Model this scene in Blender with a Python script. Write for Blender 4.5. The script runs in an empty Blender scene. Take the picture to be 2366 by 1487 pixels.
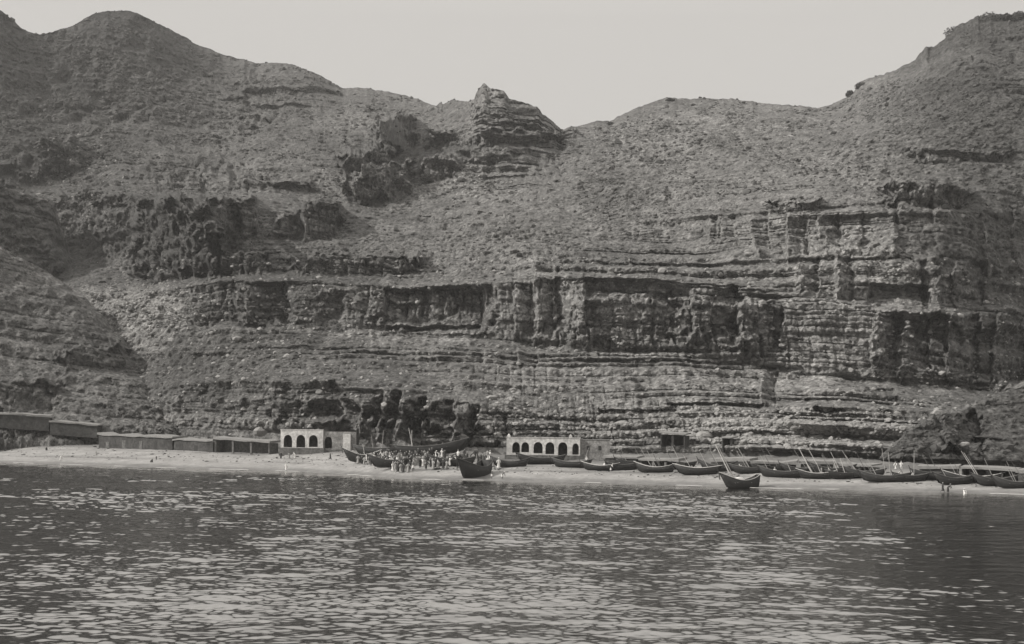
import bpy, bmesh, math, random
import numpy as np
from mathutils import Vector, Matrix
random.seed(7); rng = np.random.default_rng(7)
R = math.radians
sc = bpy.context.scene
COL = sc.collection
# ------------------------------------------------------------------ camera, sky, sun
H = 10.0; F = 3250.0; CX = 1183.0; HY = 995.0; ROLL = R(0.6)
cam = bpy.data.cameras.new('camera'); camo = bpy.data.objects.new('camera', cam); COL.objects.link(camo)
camo.location = (0, 0, H); camo.rotation_euler = (R(90), -ROLL, 0)
cam.sensor_width = 36; cam.lens = F / 2366 * 36; cam.shift_y = (HY - 743.5) / 2366
cam.clip_start = 0.5; cam.clip_end = 9000
sc.camera = camo
SUN_EL, SUN_AZ = 34.0, -105.0            # azimuth clockwise from the view direction
sdir = Vector((math.sin(R(SUN_AZ)) * math.cos(R(SUN_EL)), math.cos(R(SUN_AZ)) * math.cos(R(SUN_EL)), math.sin(R(SUN_EL))))
w = bpy.data.worlds.new('World'); sc.world = w; w.use_nodes = True
nt = w.node_tree; bg = nt.nodes['Background']
sky = nt.nodes.new('ShaderNodeTexSky'); sky.sky_type = 'NISHITA'; sky.sun_disc = False
sky.sun_elevation = R(SUN_EL); sky.sun_rotation = R(SUN_AZ); sky.dust_density = 6; sky.air_density = 1.0
bw = nt.nodes.new('ShaderNodeRGBToBW'); nt.links.new(sky.outputs[0], bw.inputs[0])
mx = nt.nodes.new('ShaderNodeMix'); mx.data_type = 'FLOAT'; mx.inputs['Factor'].default_value = 0.82
nt.links.new(bw.outputs[0], mx.inputs['A']); mx.inputs['B'].default_value = 6.8     # pale overcast-white glare of the old plate
tint = nt.nodes.new('ShaderNodeMix'); tint.data_type = 'RGBA'; tint.blend_type = 'MULTIPLY'; tint.inputs['Factor'].default_value = 1
tcw = nt.nodes.new('ShaderNodeTexCoord'); sep = nt.nodes.new('ShaderNodeSeparateXYZ'); nt.links.new(tcw.outputs['Generated'], sep.inputs[0])
g1 = nt.nodes.new('ShaderNodeMath'); g1.operation = 'MULTIPLY_ADD'; nt.links.new(sep.outputs['Z'], g1.inputs[0]); g1.inputs[1].default_value = 3.2; g1.inputs[2].default_value = 0.1; g1.use_clamp = False
g4 = nt.nodes.new('ShaderNodeMath'); g4.operation = 'MINIMUM'; nt.links.new(g1.outputs[0], g4.inputs[0]); g4.inputs[1].default_value = 2.1
g2 = nt.nodes.new('ShaderNodeMath'); g2.operation = 'MAXIMUM'; nt.links.new(g4.outputs[0], g2.inputs[0]); g2.inputs[1].default_value = 1.0      # sky brightened towards the zenith, added for brighter wave reflections
g3 = nt.nodes.new('ShaderNodeMath'); g3.operation = 'MULTIPLY'; nt.links.new(g2.outputs[0], g3.inputs[0]); nt.links.new(mx.outputs['Result'], g3.inputs[1])
nt.links.new(g3.outputs[0], tint.inputs['A']); tint.inputs['B'].default_value = (1.0, 0.965, 0.92, 1)
nt.links.new(tint.outputs['Result'], bg.inputs['Color']); bg.inputs['Strength'].default_value = 0.1
sl = bpy.data.lights.new('sun', 'SUN'); so = bpy.data.objects.new('sun', sl); COL.objects.link(so)
sl.energy = 4.8; sl.angle = R(0.6); sl.color = (1.0, 0.97, 0.93)
so.rotation_euler = sdir.to_track_quat('Z', 'Y').to_euler(); so.location = (-300, -100, 300)
sc.view_settings.view_transform = 'Standard'; sc.view_settings.look = 'None'
sc.view_settings.exposure = 0.0; sc.view_settings.gamma = 1
sc.cycles.max_bounces = 5

# ------------------------------------------------------------------ small tools
def uv_of(px, py):
    dx = np.asarray(px, float) - CX; dy = np.asarray(py, float) - HY
    c, s = math.cos(ROLL), math.sin(ROLL)
    return (dx * c + dy * s) / F, -(-dx * s + dy * c) / F
def at(px, py, Y):
    u, v = uv_of(px, py); return Vector((float(u) * Y, Y, H + float(v) * Y))
def hsh(xi, yi, seed):
    h = (xi.astype(np.int64) * 374761393 + yi.astype(np.int64) * 668265263 + seed * 974634777) & 0xffffffff
    h = ((h ^ (h >> 13)) * 1274126177) & 0xffffffff
    h = ((h ^ (h >> 15)) * 2246822519) & 0xffffffff
    return ((h ^ (h >> 16)) & 0xffffff) / float(0xffffff)
def vn(x, y, seed=0):
    x0 = np.floor(x); y0 = np.floor(y); fx = x - x0; fy = y - y0
    fx = fx * fx * (3 - 2 * fx); fy = fy * fy * (3 - 2 * fy)
    a = hsh(x0, y0, seed); b = hsh(x0 + 1, y0, seed); c = hsh(x0, y0 + 1, seed); d = hsh(x0 + 1, y0 + 1, seed)
    return (a + (b - a) * fx) * (1 - fy) + (c + (d - c) * fx) * fy
def fbm(x, y, seed=0, o=4, g=0.5):
    t = 0; a = 1; n = 0
    for i in range(o):
        t = t + a * (vn(x, y, seed + i * 13) - 0.5) * 2; n += a; a *= g; x = x * 2.03 + 7.1; y = y * 2.03 + 3.7
    return t / n
def ridged(x, y, seed=0, o=3):
    t = 0; a = 1; n = 0
    for i in range(o):
        t = t + a * (1 - np.abs(vn(x, y, seed + i * 17) * 2 - 1)); n += a; a *= 0.5; x = x * 2.1 + 5; y = y * 2.1 + 9
    return t / n
def sst(a, b, x):
    t = np.clip((x - a) / (b - a), 0, 1); return t * t * (3 - 2 * t)
def blur(a, n, axis):
    if n < 1: return a
    k = np.exp(-0.5 * (np.arange(-2 * n, 2 * n + 1) / n) ** 2); k /= k.sum()
    p = [(0, 0)] * a.ndim; p[axis] = (2 * n, 2 * n); b = np.pad(a, p, mode='edge'); o = np.zeros_like(a)
    for i, kk in enumerate(k):
        o += kk * np.take(b, np.arange(i, i + a.shape[axis]), axis=axis)
    return o
def tag(o, label=None, cat=None, group=None, kind=None):
    if label: o['label'] = label
    if cat: o['category'] = cat
    if group: o['group'] = group
    if kind: o['kind'] = kind
    return o
def grid_obj(name, V, mat, attr=None, smooth=True):
    r, c = V.shape[:2]; me = bpy.data.meshes.new(name)
    me.vertices.add(r * c); me.vertices.foreach_set('co', V.reshape(-1).astype(np.float32))
    i = np.arange(r * c).reshape(r, c)
    q = np.stack([i[:-1, :-1], i[:-1, 1:], i[1:, 1:], i[1:, :-1]], -1).reshape(-1, 4)
    n = len(q); me.loops.add(n * 4); me.loops.foreach_set('vertex_index', q.reshape(-1).astype(np.int32))
    me.polygons.add(n); me.polygons.foreach_set('loop_start', np.arange(0, n * 4, 4, dtype=np.int32))
    me.polygons.foreach_set('loop_total', np.full(n, 4, np.int32))
    me.update(calc_edges=True)
    me.polygons.foreach_set('use_smooth', np.full(n, smooth))
    if attr is not None:
        a = me.attributes.new('cover', 'FLOAT', 'POINT'); a.data.foreach_set('value', attr.reshape(-1).astype(np.float32))
    me.materials.append(mat); o = bpy.data.objects.new(name, me); COL.objects.link(o); return o
def tri_obj(name, V, T, mat, smooth=False):
    me = bpy.data.meshes.new(name); me.vertices.add(len(V)); me.vertices.foreach_set('co', V.reshape(-1).astype(np.float32))
    k = T.shape[1]; n = len(T); me.loops.add(n * k); me.loops.foreach_set('vertex_index', T.reshape(-1).astype(np.int32))
    me.polygons.add(n); me.polygons.foreach_set('loop_start', np.arange(0, n * k, k, dtype=np.int32))
    me.polygons.foreach_set('loop_total', np.full(n, k, np.int32)); me.update(calc_edges=True)
    me.polygons.foreach_set('use_smooth', np.full(n, smooth))
    me.materials.append(mat); o = bpy.data.objects.new(name, me); COL.objects.link(o); return o

# ------------------------------------------------------------------ materials (all neutral: the plate is monochrome)
def G(v): return (v * 1.01, v * 0.99, v * 0.955, 1)
def material(name, base, rough=0.9, spots=(), bump=(), attr=False, topo=None, spec=0.25):
    """spots: (scale, amount) noise on colour; bump: (scale, strength metres)"""
    m = bpy.data.materials.new(name); m.use_nodes = True; N = m.node_tree; L = N.links
    p = N.nodes['Principled BSDF']; p.inputs['Roughness'].default_value = rough; p.inputs['Specular IOR Level'].default_value = spec
    tc = N.nodes.new('ShaderNodeTexCoord'); geo = N.nodes.new('ShaderNodeNewGeometry')
    def math_(op, a, b):
        n = N.nodes.new('ShaderNodeMath'); n.operation = op
        for i, q in enumerate((a, b)):
            if isinstance(q, (int, float)): n.inputs[i].default_value = q
            elif q is not None: L.new(q, n.inputs[i])
        return n.outputs[0]
    val = None
    for sc_, am in spots:
        n = N.nodes.new('ShaderNodeTexNoise'); n.inputs['Scale'].default_value = sc_; n.inputs['Detail'].default_value = 3; n.inputs['Roughness'].default_value = 0.6
        L.new(geo.outputs['Position'] if topo != 'obj' else tc.outputs['Object'], n.inputs['Vector'])
        t = math_('ADD', math_('MULTIPLY', math_('SUBTRACT', n.outputs[0], 0.5), am * 2.6), 1.0)
        val = t if val is None else math_('MULTIPLY', val, t)
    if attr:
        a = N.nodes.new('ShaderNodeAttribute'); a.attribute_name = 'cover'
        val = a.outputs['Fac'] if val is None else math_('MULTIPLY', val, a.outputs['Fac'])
    if val is not None:
        val = math_('MAXIMUM', math_('MULTIPLY', val, base), 0.012)
        cb = N.nodes.new('ShaderNodeCombineColor')
        L.new(math_('MULTIPLY', val, 1.01), cb.inputs[0]); L.new(math_('MULTIPLY', val, 0.99), cb.inputs[1]); L.new(math_('MULTIPLY', val, 0.955), cb.inputs[2])
        L.new(cb.outputs[0], p.inputs['Base Color'])
    else: p.inputs['Base Color'].default_value = G(base)
    prev = None
    for sc_, d in bump:
        n = N.nodes.new('ShaderNodeTexNoise'); n.inputs['Scale'].default_value = sc_; n.inputs['Detail'].default_value = 4; n.inputs['Roughness'].default_value = 0.65
        L.new(geo.outputs['Position'], n.inputs['Vector'])
        b = N.nodes.new('ShaderNodeBump'); b.inputs['Distance'].default_value = d; b.inputs['Strength'].default_value = 1
        L.new(n.outputs[0], b.inputs['Height'])
        if prev: L.new(prev, b.inputs['Normal'])
        prev = b.outputs[0]
    if prev: L.new(prev, p.inputs['Normal'])
    return m
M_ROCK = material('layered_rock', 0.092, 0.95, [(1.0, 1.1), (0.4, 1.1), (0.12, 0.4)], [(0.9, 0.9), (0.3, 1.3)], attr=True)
M_SAND = material('beach_sand', 0.205, 0.95, [(1.1, 0.35), (0.25, 0.3)], [(1.5, 0.06)], attr=True)
M_SCRUB = material('scrub_leaves', 0.06, 0.9, [(1.2, 0.4)], [(3.0, 0.1)])
M_STONE = material('grey_boulder', 0.22, 0.95, [(0.8, 0.3), (3.0, 0.3)], [(2.0, 0.3)])
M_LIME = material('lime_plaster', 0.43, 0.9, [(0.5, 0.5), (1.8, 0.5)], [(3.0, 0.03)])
M_LIME2 = material('shaded_plaster', 0.19, 0.95, [(0.5, 0.6), (2.0, 0.6)], [(3.0, 0.06)])  # darker copy of the plaster: shade put into sides and wings
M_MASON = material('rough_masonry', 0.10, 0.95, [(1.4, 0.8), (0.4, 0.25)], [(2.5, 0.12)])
M_DMASON = material('dark_masonry', 0.045, 0.95, [(1.2, 0.8), (0.3, 0.5)], [(2.5, 0.12)])
M_ROOF = material('mud_roof', 0.17, 0.95, [(1.0, 0.3)], [(3.0, 0.08)])
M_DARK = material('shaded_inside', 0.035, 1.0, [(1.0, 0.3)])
M_HULL = material('tarred_hull', 0.022, 0.6, [(2.0, 0.4)], [(4.0, 0.02)])
M_HULL2 = material('oiled_plank', 0.05, 0.6, [(2.0, 0.4)], [(4.0, 0.02)])
M_PALE = material('bare_wood', 0.4, 0.8, [(2.0, 0.25)])
M_SPAR = material('weathered_spar', 0.26, 0.8, [(2.0, 0.4)])
M_INNER = material('worn_plank', 0.11, 0.9, [(2.0, 0.4)])
M_CANVAS = material('canvas', 0.5, 0.9, [(2.0, 0.2)])
M_SKIN = material('brown_skin', 0.09, 0.6)
M_WHITE = material('white_cotton', 0.55, 0.9, [(3.0, 0.12)])
M_GREY = material('grey_cotton', 0.25, 0.9, [(3.0, 0.2)])
M_BLACK = material('dark_cotton', 0.03, 0.9, [(3.0, 0.2)])
M_TRUNK = material('bark', 0.09, 0.95, [(2.0, 0.3)])
M_FOAM = material('foam', 0.36, 0.9, [(1.0, 0.2)])

def water_mat():
    m = bpy.data.materials.new('sea_water'); m.use_nodes = True; N = m.node_tree; L = N.links
    p = N.nodes['Principled BSDF']; p.inputs['Base Color'].default_value = G(0.012); p.inputs['Roughness'].default_value = 0.04
    p.inputs['IOR'].default_value = 2.0
    geo = N.nodes.new('ShaderNodeNewGeometry'); mp = N.nodes.new('ShaderNodeMapping'); mp.inputs['Scale'].default_value = (0.55, 1.0, 1)
    L.new(geo.outputs['Position'], mp.inputs[0])
    prev = None
    for s, d in ((3.0, 0.012),):
        n = N.nodes.new('ShaderNodeTexNoise'); n.inputs['Scale'].default_value = s; n.inputs['Detail'].default_value = 3
        L.new(mp.outputs[0], n.inputs['Vector']); b = N.nodes.new('ShaderNodeBump'); b.inputs['Distance'].default_value = d
        L.new(n.outputs[0], b.inputs['Height'])
        if prev: L.new(prev, b.inputs['Normal'])
        prev = b.outputs[0]
    L.new(prev, p.inputs['Normal'])
    gl = N.nodes.new('ShaderNodeBsdfGlossy'); gl.inputs['Color'].default_value = G(0.85); gl.inputs['Roughness'].default_value = 0.04; L.new(prev, gl.inputs['Normal'])
    ms = N.nodes.new('ShaderNodeMixShader'); ms.inputs[0].default_value = 0.26; L.new(p.outputs[0], ms.inputs[1]); L.new(gl.outputs[0], ms.inputs[2])
    L.new(ms.outputs[0], N.nodes['Material Output'].inputs['Surface']); return m
M_WATER = water_mat()

# ------------------------------------------------------------------ terrain sheets
K = [-420, 0, 150, 330, 460, 650, 800, 950, 1100, 1250, 1400, 1550, 1700, 1850, 2000, 2150, 2300, 2800]
RIDGE = [(-420, -230), (-100, -60), (20, 40), (50, 68), (85, 82), (120, 78), (165, 62), (220, 32), (262, 25), (310, 28), (350, 45), (400, 72), (450, 100), (520, 128),
    (600, 147), (640, 146), (680, 153), (720, 165), (790, 203), (850, 205), (900, 215), (960, 228), (1008, 246), (1018, 236), (1024, 242), (1045, 232), (1080, 236), (1096, 231),
    (1101, 212), (1118, 193), (1135, 207), (1165, 210), (1176, 226), (1215, 236), (1243, 248), (1252, 262), (1272, 276), (1298, 299), (1320, 295), (1380, 280), (1408, 281), (1450, 258), (1540, 226),
    (1600, 229), (1690, 230), (1740, 236), (1890, 250), (1915, 245), (1955, 226), (1972, 212), (1988, 188), (2040, 174), (2100, 147), (2130, 127),
    (2180, 92), (2200, 72), (2230, 62), (2260, 42), (2290, 34), (2340, 36), (2366, 32), (2500, 0), (2800, -60)]
def curve(y, Y): return (list(K), list(y), list(Y))
MAIN = [
 curve([1014,1010,1008,1010,1010,1014,1020,1024,1034,1042,1044,1046,1048,1052,1057,1065,1074,1090],
       [505,476,462,434,412,386,370,354,350,348,344,340,334,328,320,311,304,295]),
 curve([960,950,940,900,885,885,895,912,935,975,985,990,995,1002,1008,1012,1010,1010],
       [530,500,482,455,428,398,380,364,360,360,357,354,349,342,334,325,315,308]),
 curve([905,890,880,865,862,860,862,866,872,905,925,935,945,955,965,970,965,960],
       [550,522,503,468,440,413,400,392,386,376,372,369,365,360,354,346,337,330]),
 curve([850,840,820,785,756,764,770,776,782,797,808,822,844,864,882,897,905,912],
       [575,550,530,490,470,452,446,440,432,424,418,412,404,398,392,386,384,400]),
 curve([720,710,690,680,656,652,658,666,664,648,650,660,676,702,718,728,735,740],
       [600,580,560,512,482,462,456,450,442,434,429,424,416,410,406,404,410,440]),
 curve([690,680,650,655,646,642,648,656,654,636,636,640,655,690,702,712,720,725],
       [630,610,600,560,505,482,476,470,460,452,445,438,428,420,416,414,422,452]),
 curve([620,610,590,640,600,596,594,592,585,560,560,566,606,606,604,608,615,620],
       [670,655,660,590,560,528,522,516,508,505,500,492,440,430,426,424,436,470]),
 curve([480,468,460,462,464,490,520,520,510,500,496,494,500,498,494,490,488,486],
       [700,690,690,615,590,600,595,590,578,560,552,520,478,456,448,444,458,500]),
 curve([450,440,440,445,450,440,440,450,450,440,425,430,440,445,445,440,436,430],
       [760,750,760,690,680,665,670,665,640,620,620,600,560,530,510,500,512,550]),
 curve([300,290,285,290,300,310,320,330,380,400,360,360,370,375,372,370,365,360],
       [850,850,870,860,860,850,830,800,700,680,700,690,660,640,600,575,575,600]),
]
RIDGE_Y = [930, 960, 990, 1030, 1060, 1050, 1020, 980, 800, 770, 840, 860, 850, 830, 800, 760, 750, 760]
def smooth_interp(x, xs, ys):
    xs = np.asarray(xs, float); ys = np.asarray(ys, float); d = np.gradient(ys, xs)
    i = np.clip(np.searchsorted(xs, x) - 1, 0, len(xs) - 2); h = xs[i + 1] - xs[i]; t = (x - xs[i]) / h
    return ((2*t**3 - 3*t**2 + 1) * ys[i] + (t**3 - 2*t**2 + t) * h * d[i] + (-2*t**3 + 3*t**2) * ys[i + 1] + (t**3 - t**2) * h * d[i + 1])
def columns(curves, px):
    """per curve: arrays (py, Y) at columns px"""
    out = []
    for c in curves:
        xs, ys, Ys = c
        if len(xs) == len(K) and xs == K: out.append((smooth_interp(px, xs, ys), smooth_interp(px, xs, Ys)))
        else: out.append((np.interp(px, xs, ys), np.interp(px, xs, Ys)))
    return out
def pick(curves, px, py):
    cs = columns(curves, np.array([float(px)]))
    for a, b in zip(cs[:-1], cs[1:]):
        y0, Y0, y1, Y1 = a[0][0], a[1][0], b[0][0], b[1][0]
        if y0 >= py >= y1:
            z0 = at(px, y0, Y0).z; z1 = at(px, y1, Y1).z; v = float(uv_of(px, py)[1])
            s = (v * Y0 - (z0 - H)) / ((z1 - z0) - v * (Y1 - Y0)); Y = Y0 + s * (Y1 - Y0); return at(px, py, Y)
    c = cs[0] if py > cs[0][0][0] else cs[-1]
    return at(px, py, c[1][0])
def sheet_base(curves, px, nrows):
    cs = columns(curves, px); py0 = cs[0][0]; py1 = cs[-1][0]
    PX = np.tile(px, (nrows, 1)); t = np.linspace(0, 1, nrows)[:, None]; PY = py0 + (py1 - py0) * t
    U, V = uv_of(PX, PY); Y = np.zeros_like(PX)
    for k in range(len(cs) - 1):
        y0, Y0 = cs[k]; y1, Y1 = cs[k + 1]
        y1 = np.minimum(y1, y0 - 1)
        z0 = H + uv_of(px, y0)[1] * Y0; z1 = H + uv_of(px, y1)[1] * Y1
        s = (V * Y0 - (z0 - H)) / ((z1 - z0) - V * (Y1 - Y0) + 1e-9)
        m = (PY <= y0 + 1e-6) if k else np.ones_like(PY, bool)
        if k == len(cs) - 2: s = np.clip(s, 0, 1.2)
        Y = np.where(m, Y0 + np.clip(s, 0, 1.5) * (Y1 - Y0), Y)
    return PX, PY, U, V, Y
def wedge(PX, PY, x0, x1, y0, y1, amp, soft=0.12, slant=0.0):
    """rock facet turned to the right (amp > 0) or to the left (amp < 0): real relief, metres along the view"""
    xx = PX - slant * (PY - y0); n1 = fbm(PX / 23.0, PY / 19.0, 911, 3) * 0.16 * (x1 - x0)
    n2 = fbm(PX / 17.0, PY / 31.0, 917, 3) * 0.22 * (y1 - y0)
    t = (xx + n1 - x0) / (x1 - x0); q = (PY + n2 - y0) / (y1 - y0)
    prof = np.where(t < 0, 0, np.where(t > 1, 0, 2 * t - 1))
    e = sst(-soft, 0, t) * (1 - sst(1, 1 + soft, t)); prof = np.where(t < 0, -e, np.where(t > 1, e, prof))
    return amp * prof * sst(-0.1, 0.12, q) * (1 - sst(0.9, 1.08, q))
def alcove(PX, PY, x0, x1, y0, y1, amp):
    n1 = fbm(PX / 13.0, PY / 27.0, 31, 3) * 6; n2 = fbm(PX / 17.0, PY / 21.0, 37, 3) * 5
    a = sst(x0 - 4, x0 + 4, PX + n1) * (1 - sst(x1 - 5, x1 + 5, PX + n1)) * sst(y0 - 3, y0 + 3, PY + n2) * (1 - sst(y1 - 6, y1 + 6, PY + n2))
    return amp * a
def strata(z, x, seed, tmin=1.6, tmax=5.5):
    """beds of uneven thickness; returns protrusion 0..1 and the bed index"""
    r = np.random.default_rng(seed); edges = np.concatenate([[-60], -60 + np.cumsum(r.uniform(tmin, tmax, 220))])
    i = np.clip(np.searchsorted(edges, z) - 1, 0, 219); lo = edges[i]; f = (z - lo) / (edges[i + 1] - lo)
    return i, np.clip(f, 0, 1)
def relief(X, Y, Z, c, seed, dip, k=1.0, zone=0.0):
    n = vn
    warp = fbm(X / 60, (Z + 0.3 * Y) / 70, seed, 3) * 6 + fbm(X / 9, Z / 9, seed + 3, 2) * 0.7
    zz = Z + dip * X + warp
    i, f = strata(zz, X, seed)
    hard = hsh(i, i * 0 + 5, seed + 1)
    wdt = 1.8 + 5.5 * hsh(i, i * 0 + 9, seed + 2)
    q = X / wdt + fbm(X / 11, zz / 5, seed + 5, 2) * 0.5 + hsh(i, i, seed + 4) * 9
    cell = np.floor(q); cf = q - cell
    blk = hsh(cell, i, seed + 6)
    joint = np.minimum(cf, 1 - cf); lip = sst(0.0, 0.16, joint) * sst(0.0, 0.14, f) * (1 - sst(0.80, 1.0, f) * 0.8)
    presence = sst(0.32, 0.62, vn(X / 40 + 3, zz / 16, seed + 8) * 0.7 + hard * 0.45)
    bed = (hard * 2.2 + (blk - 0.4) * 1.2 * (0.35 + hard) + lip * 0.7) * presence
    s = Z + 0.55 * Y
    for (ta, tb, wm, sd_) in ((7.0, 15.0, 3.2, 0), (3.5, 8.0, 1.8, 31)):
        bi, bf = strata(zz + 1.5 * fbm(X / 25, Z / 30, seed + 101 + sd_, 2), X, seed + 102 + sd_, ta, tb)
        ww = wm * (1 + 1.6 * hsh(bi, bi * 0 + 3, seed + 103 + sd_)); xq = X / ww + 0.35 * fbm(X / 14, Z / 9, seed + 104 + sd_, 2) + 7 * hsh(bi, bi * 0, seed + 105 + sd_)
        cl = np.floor(xq); cq = xq - cl; jd = np.minimum(cq, 1 - cq); cw = 0.06 + 0.16 * hsh(cl, bi, seed + 106 + sd_)
        d0 = (hsh(cl, bi, seed + 107 + sd_) - 0.5) * (3.6 if sd_ == 0 else 2.0) - (1 - sst(0, 1, jd / cw)) * (2.6 if sd_ == 0 else 1.5) * (0.4 + hsh(cl + 9, bi, seed)) - (1 - sst(0, .10, bf)) * 1.3 + (cq - .5) * (hsh(cl, bi, seed + 108) - .6) * 3.0
        jnt = d0 if sd_ == 0 else jnt + d0
    fl = ridged(X / 13 + 0.12 * s / 10, s / 90, seed + 20, 3) * 4.0 + ridged(X / 4.6 + 0.1 * s / 5, s / 45, seed + 24, 3) * 2.9 + (vn(X / 30, s / 90, seed + 27) - 0.5) * 19
    jnt = jnt * (0.25 + 0.75 * sst(0.32, 0.6, vn(X / 33, zz / 13, seed + 120)))
    fl = fl * c + jnt * np.clip(c * 1.1 + 0.08 + 0.34 * zone, 0, 1)
    slope = ridged(X / 44 + s / 160, s / 120, seed + 40, 4) * 11.5 + fbm(X / 16, s / 20, seed + 44, 4) * 3.4 + fbm(X / 4.5, s / 5.5, seed + 48, 3, 0.6) * 2.5
    return k * (bed * (0.22 + 0.85 * c + 0.5 * zone * (1 - c)) + fl * 0.9 + slope * (1 - 0.9 * c) * (1 - 0.45 * zone) + fbm(X / 1.9, s / 1.9, seed + 60, 2, 0.6) * 1.1 * (1 - 0.45 * c))
def crag(PX, PY, U, V, Y, x0, x1, y0, y1, amp, lean=0.3):
    """steep outcrop standing out of the slope, its face turned right (amp > 0) or left"""
    n1 = fbm(PX / 19.0, PY / 23.0, 711 + int(x0), 3, .5) * 0.28 * (x1 - x0); n2 = fbm(PX / 21.0, PY / 27.0, 717 + int(x0), 3, .5) * 0.30 * (y1 - y0)
    t = (PX + n1 - x0) / (x1 - x0); q = (PY + n2 - y0) / (y1 - y0)
    m = sst(-.04, .06, t) * (1 - sst(.94, 1.04, t)) * sst(-.03, .06, q) * (1 - sst(.92, 1.05, q))
    i = np.argmin(np.abs(PY - y1), axis=0); j = np.arange(PY.shape[1]); Yb = blur(Y[i, j], 12, 0)[None, :]; Vb_ = V[i, j][None, :]
    dz = (V - Vb_) * Yb; face = Yb + lean * dz + amp * (2 * np.clip(t, 0, 1) - 1)
    return Y * (1 - m) + np.minimum(face, Y + 2) * m
def build_sheet(name, curves, px, nrows, seed, dip=0.0, k=1.0, patches=(), cover=None, jag=1.0, terr=0.5, ff=0.03, zone=None, back=120.0, detail=None):
    PX, PY, U, V, Y = sheet_base(curves, px, nrows)
    step = (px[1] - px[0]); Y = blur(blur(Y, max(1, int(5 / max(1e-3, abs(PY[0, 0] - PY[1, 0])))), 0), int(10 / step), 1)
    Z = H + V * Y; X = U * Y
    gz = np.gradient(Z, axis=0); gy = np.gradient(Y, axis=0); sl_ = gz / np.maximum(np.abs(gy), 1e-3)
    c = sst(0.8, 2.6, sl_); c = blur(c, 3, 0)
    for pt in patches:
        if pt[0] == 'r': Y = Y + pt[5] * sst(pt[1], pt[2], PX) * sst(pt[3] - 40, pt[3] + 60, PY) * (1 - sst(pt[4] - 60, pt[4] + 20, PY)); continue
        if pt[0] == 'c': Y = crag(PX, PY, U, V, Y, *pt[1:]); continue
        fn = wedge if pt[0] == 'w' else alcove
        Y = Y + fn(PX, PY, *pt[1:])
    Y2 = Y
    Z2 = H + V * Y2; X2 = U * Y2
    gy3 = blur(np.gradient(Y2, axis=0), 2, 0); gz3 = blur(np.gradient(Z2, axis=0), 2, 0)
    c = np.maximum(c * 0.85, blur(sst(0.8, 2.6, gz3 / np.maximum(np.abs(gy3), 1e-3)), 3, 0))
    gy2 = blur(np.gradient(Y2, axis=0), 4, 0); gz2 = blur(np.gradient(Z2, axis=0), 4, 0)
    sy = np.clip(gy2 / np.maximum(gz2, .02), 0, 3.2)
    wz = Z2 + dip * X2 + fbm(X2 / 70, Z2 / 80, seed + 90, 3) * 5
    T = None
    for j, (ta, tb, am) in enumerate(((4.0, 9.0, 1.0), (1.3, 3.2, 0.8))):
        bi, bf = strata(wz, X2, seed + 91 + j, ta, tb); T_ = (ta + tb) / 2
        g = np.where(bf < 0.68, 0.12 * bf / 0.68, 0.12 + 0.88 * (bf - 0.68) / 0.32)
        pres = sst(0.36, 0.6, vn(X2 / (30 + 20 * j), wz / (14 - 5 * j), seed + 95 + j) * 0.75 + hsh(bi, bi * 0, seed + 97) * 0.35)
        Y2 = Y2 + sy * (g - bf) * T_ * am * pres * (terr if np.isscalar(terr) else terr(PX, PY)) + (1 - sst(0.0, 0.16, bf)) * 0.9 * pres * am
    X2 = U * Y2; Z2 = H + V * Y2
    d = relief(X2, Y2, Z2, c, seed, dip, k, 0.0 if zone is None else zone(PX, PY)) - 3.0 * k
    t = np.linspace(0, 1, nrows)[:, None]; fade = sst(0, ff, t) * 0.85 + 0.15
    top = 1 - sst(0.93, 1.0, t) * 0.75
    d = d * fade * top
    Vx = np.stack([X2 + 0.0 * d, Y2 - d * 0.93, Z2 + d * 0.12], -1)
    # ridge roughness
    rj = (fbm(px / 14, px * 0, seed + 71, 4, 0.6) * 3.0 + fbm(px / 60, px * 0, seed + 77, 2) * 2 + np.maximum(fbm(px / 24, px * 0, seed + 79, 3, .65), 0) * 22 * sst(1930, 2150, px)) * jag
    Vx[..., 2] += (sst(0.90, 1.0, t) * rj[None, :]) * Y2 / F
    if detail is not None: Vx[..., 2] += sst(0.90, 1.0, t) * np.interp(px, *detail)[None, :] * Y2 / F
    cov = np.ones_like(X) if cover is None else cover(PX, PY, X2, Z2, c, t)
    # far side of the hill
    last = Vx[-1]; rows = []
    for b in (0.04, 0.12, 0.3, 0.6, 1.0):
        o = last.copy(); s = back * b; o[:, 1] += s; o[:, 0] += s * U[-1]; o[:, 2] -= s * 0.75 + (b > 0.05) * (fbm(o[:, 0] / 15, o[:, 1] / 15, seed + 80, 3) * 3); rows.append(o)
    Vx = np.concatenate([Vx, np.stack(rows)], 0); cov = np.concatenate([cov, np.repeat(cov[-1:], 5, 0)], 0)
    foot = Vx[0].copy(); foot[:, 2] -= 8; foot[:, 1] -= 3
    Vx = np.concatenate([foot[None], Vx], 0); cov = np.concatenate([cov[:1], cov], 0)
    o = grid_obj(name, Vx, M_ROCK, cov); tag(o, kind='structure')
    return dict(V=Vx[1:-5], PX=PX, PY=PY, c=c, cov=cov[1:-5])

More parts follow.
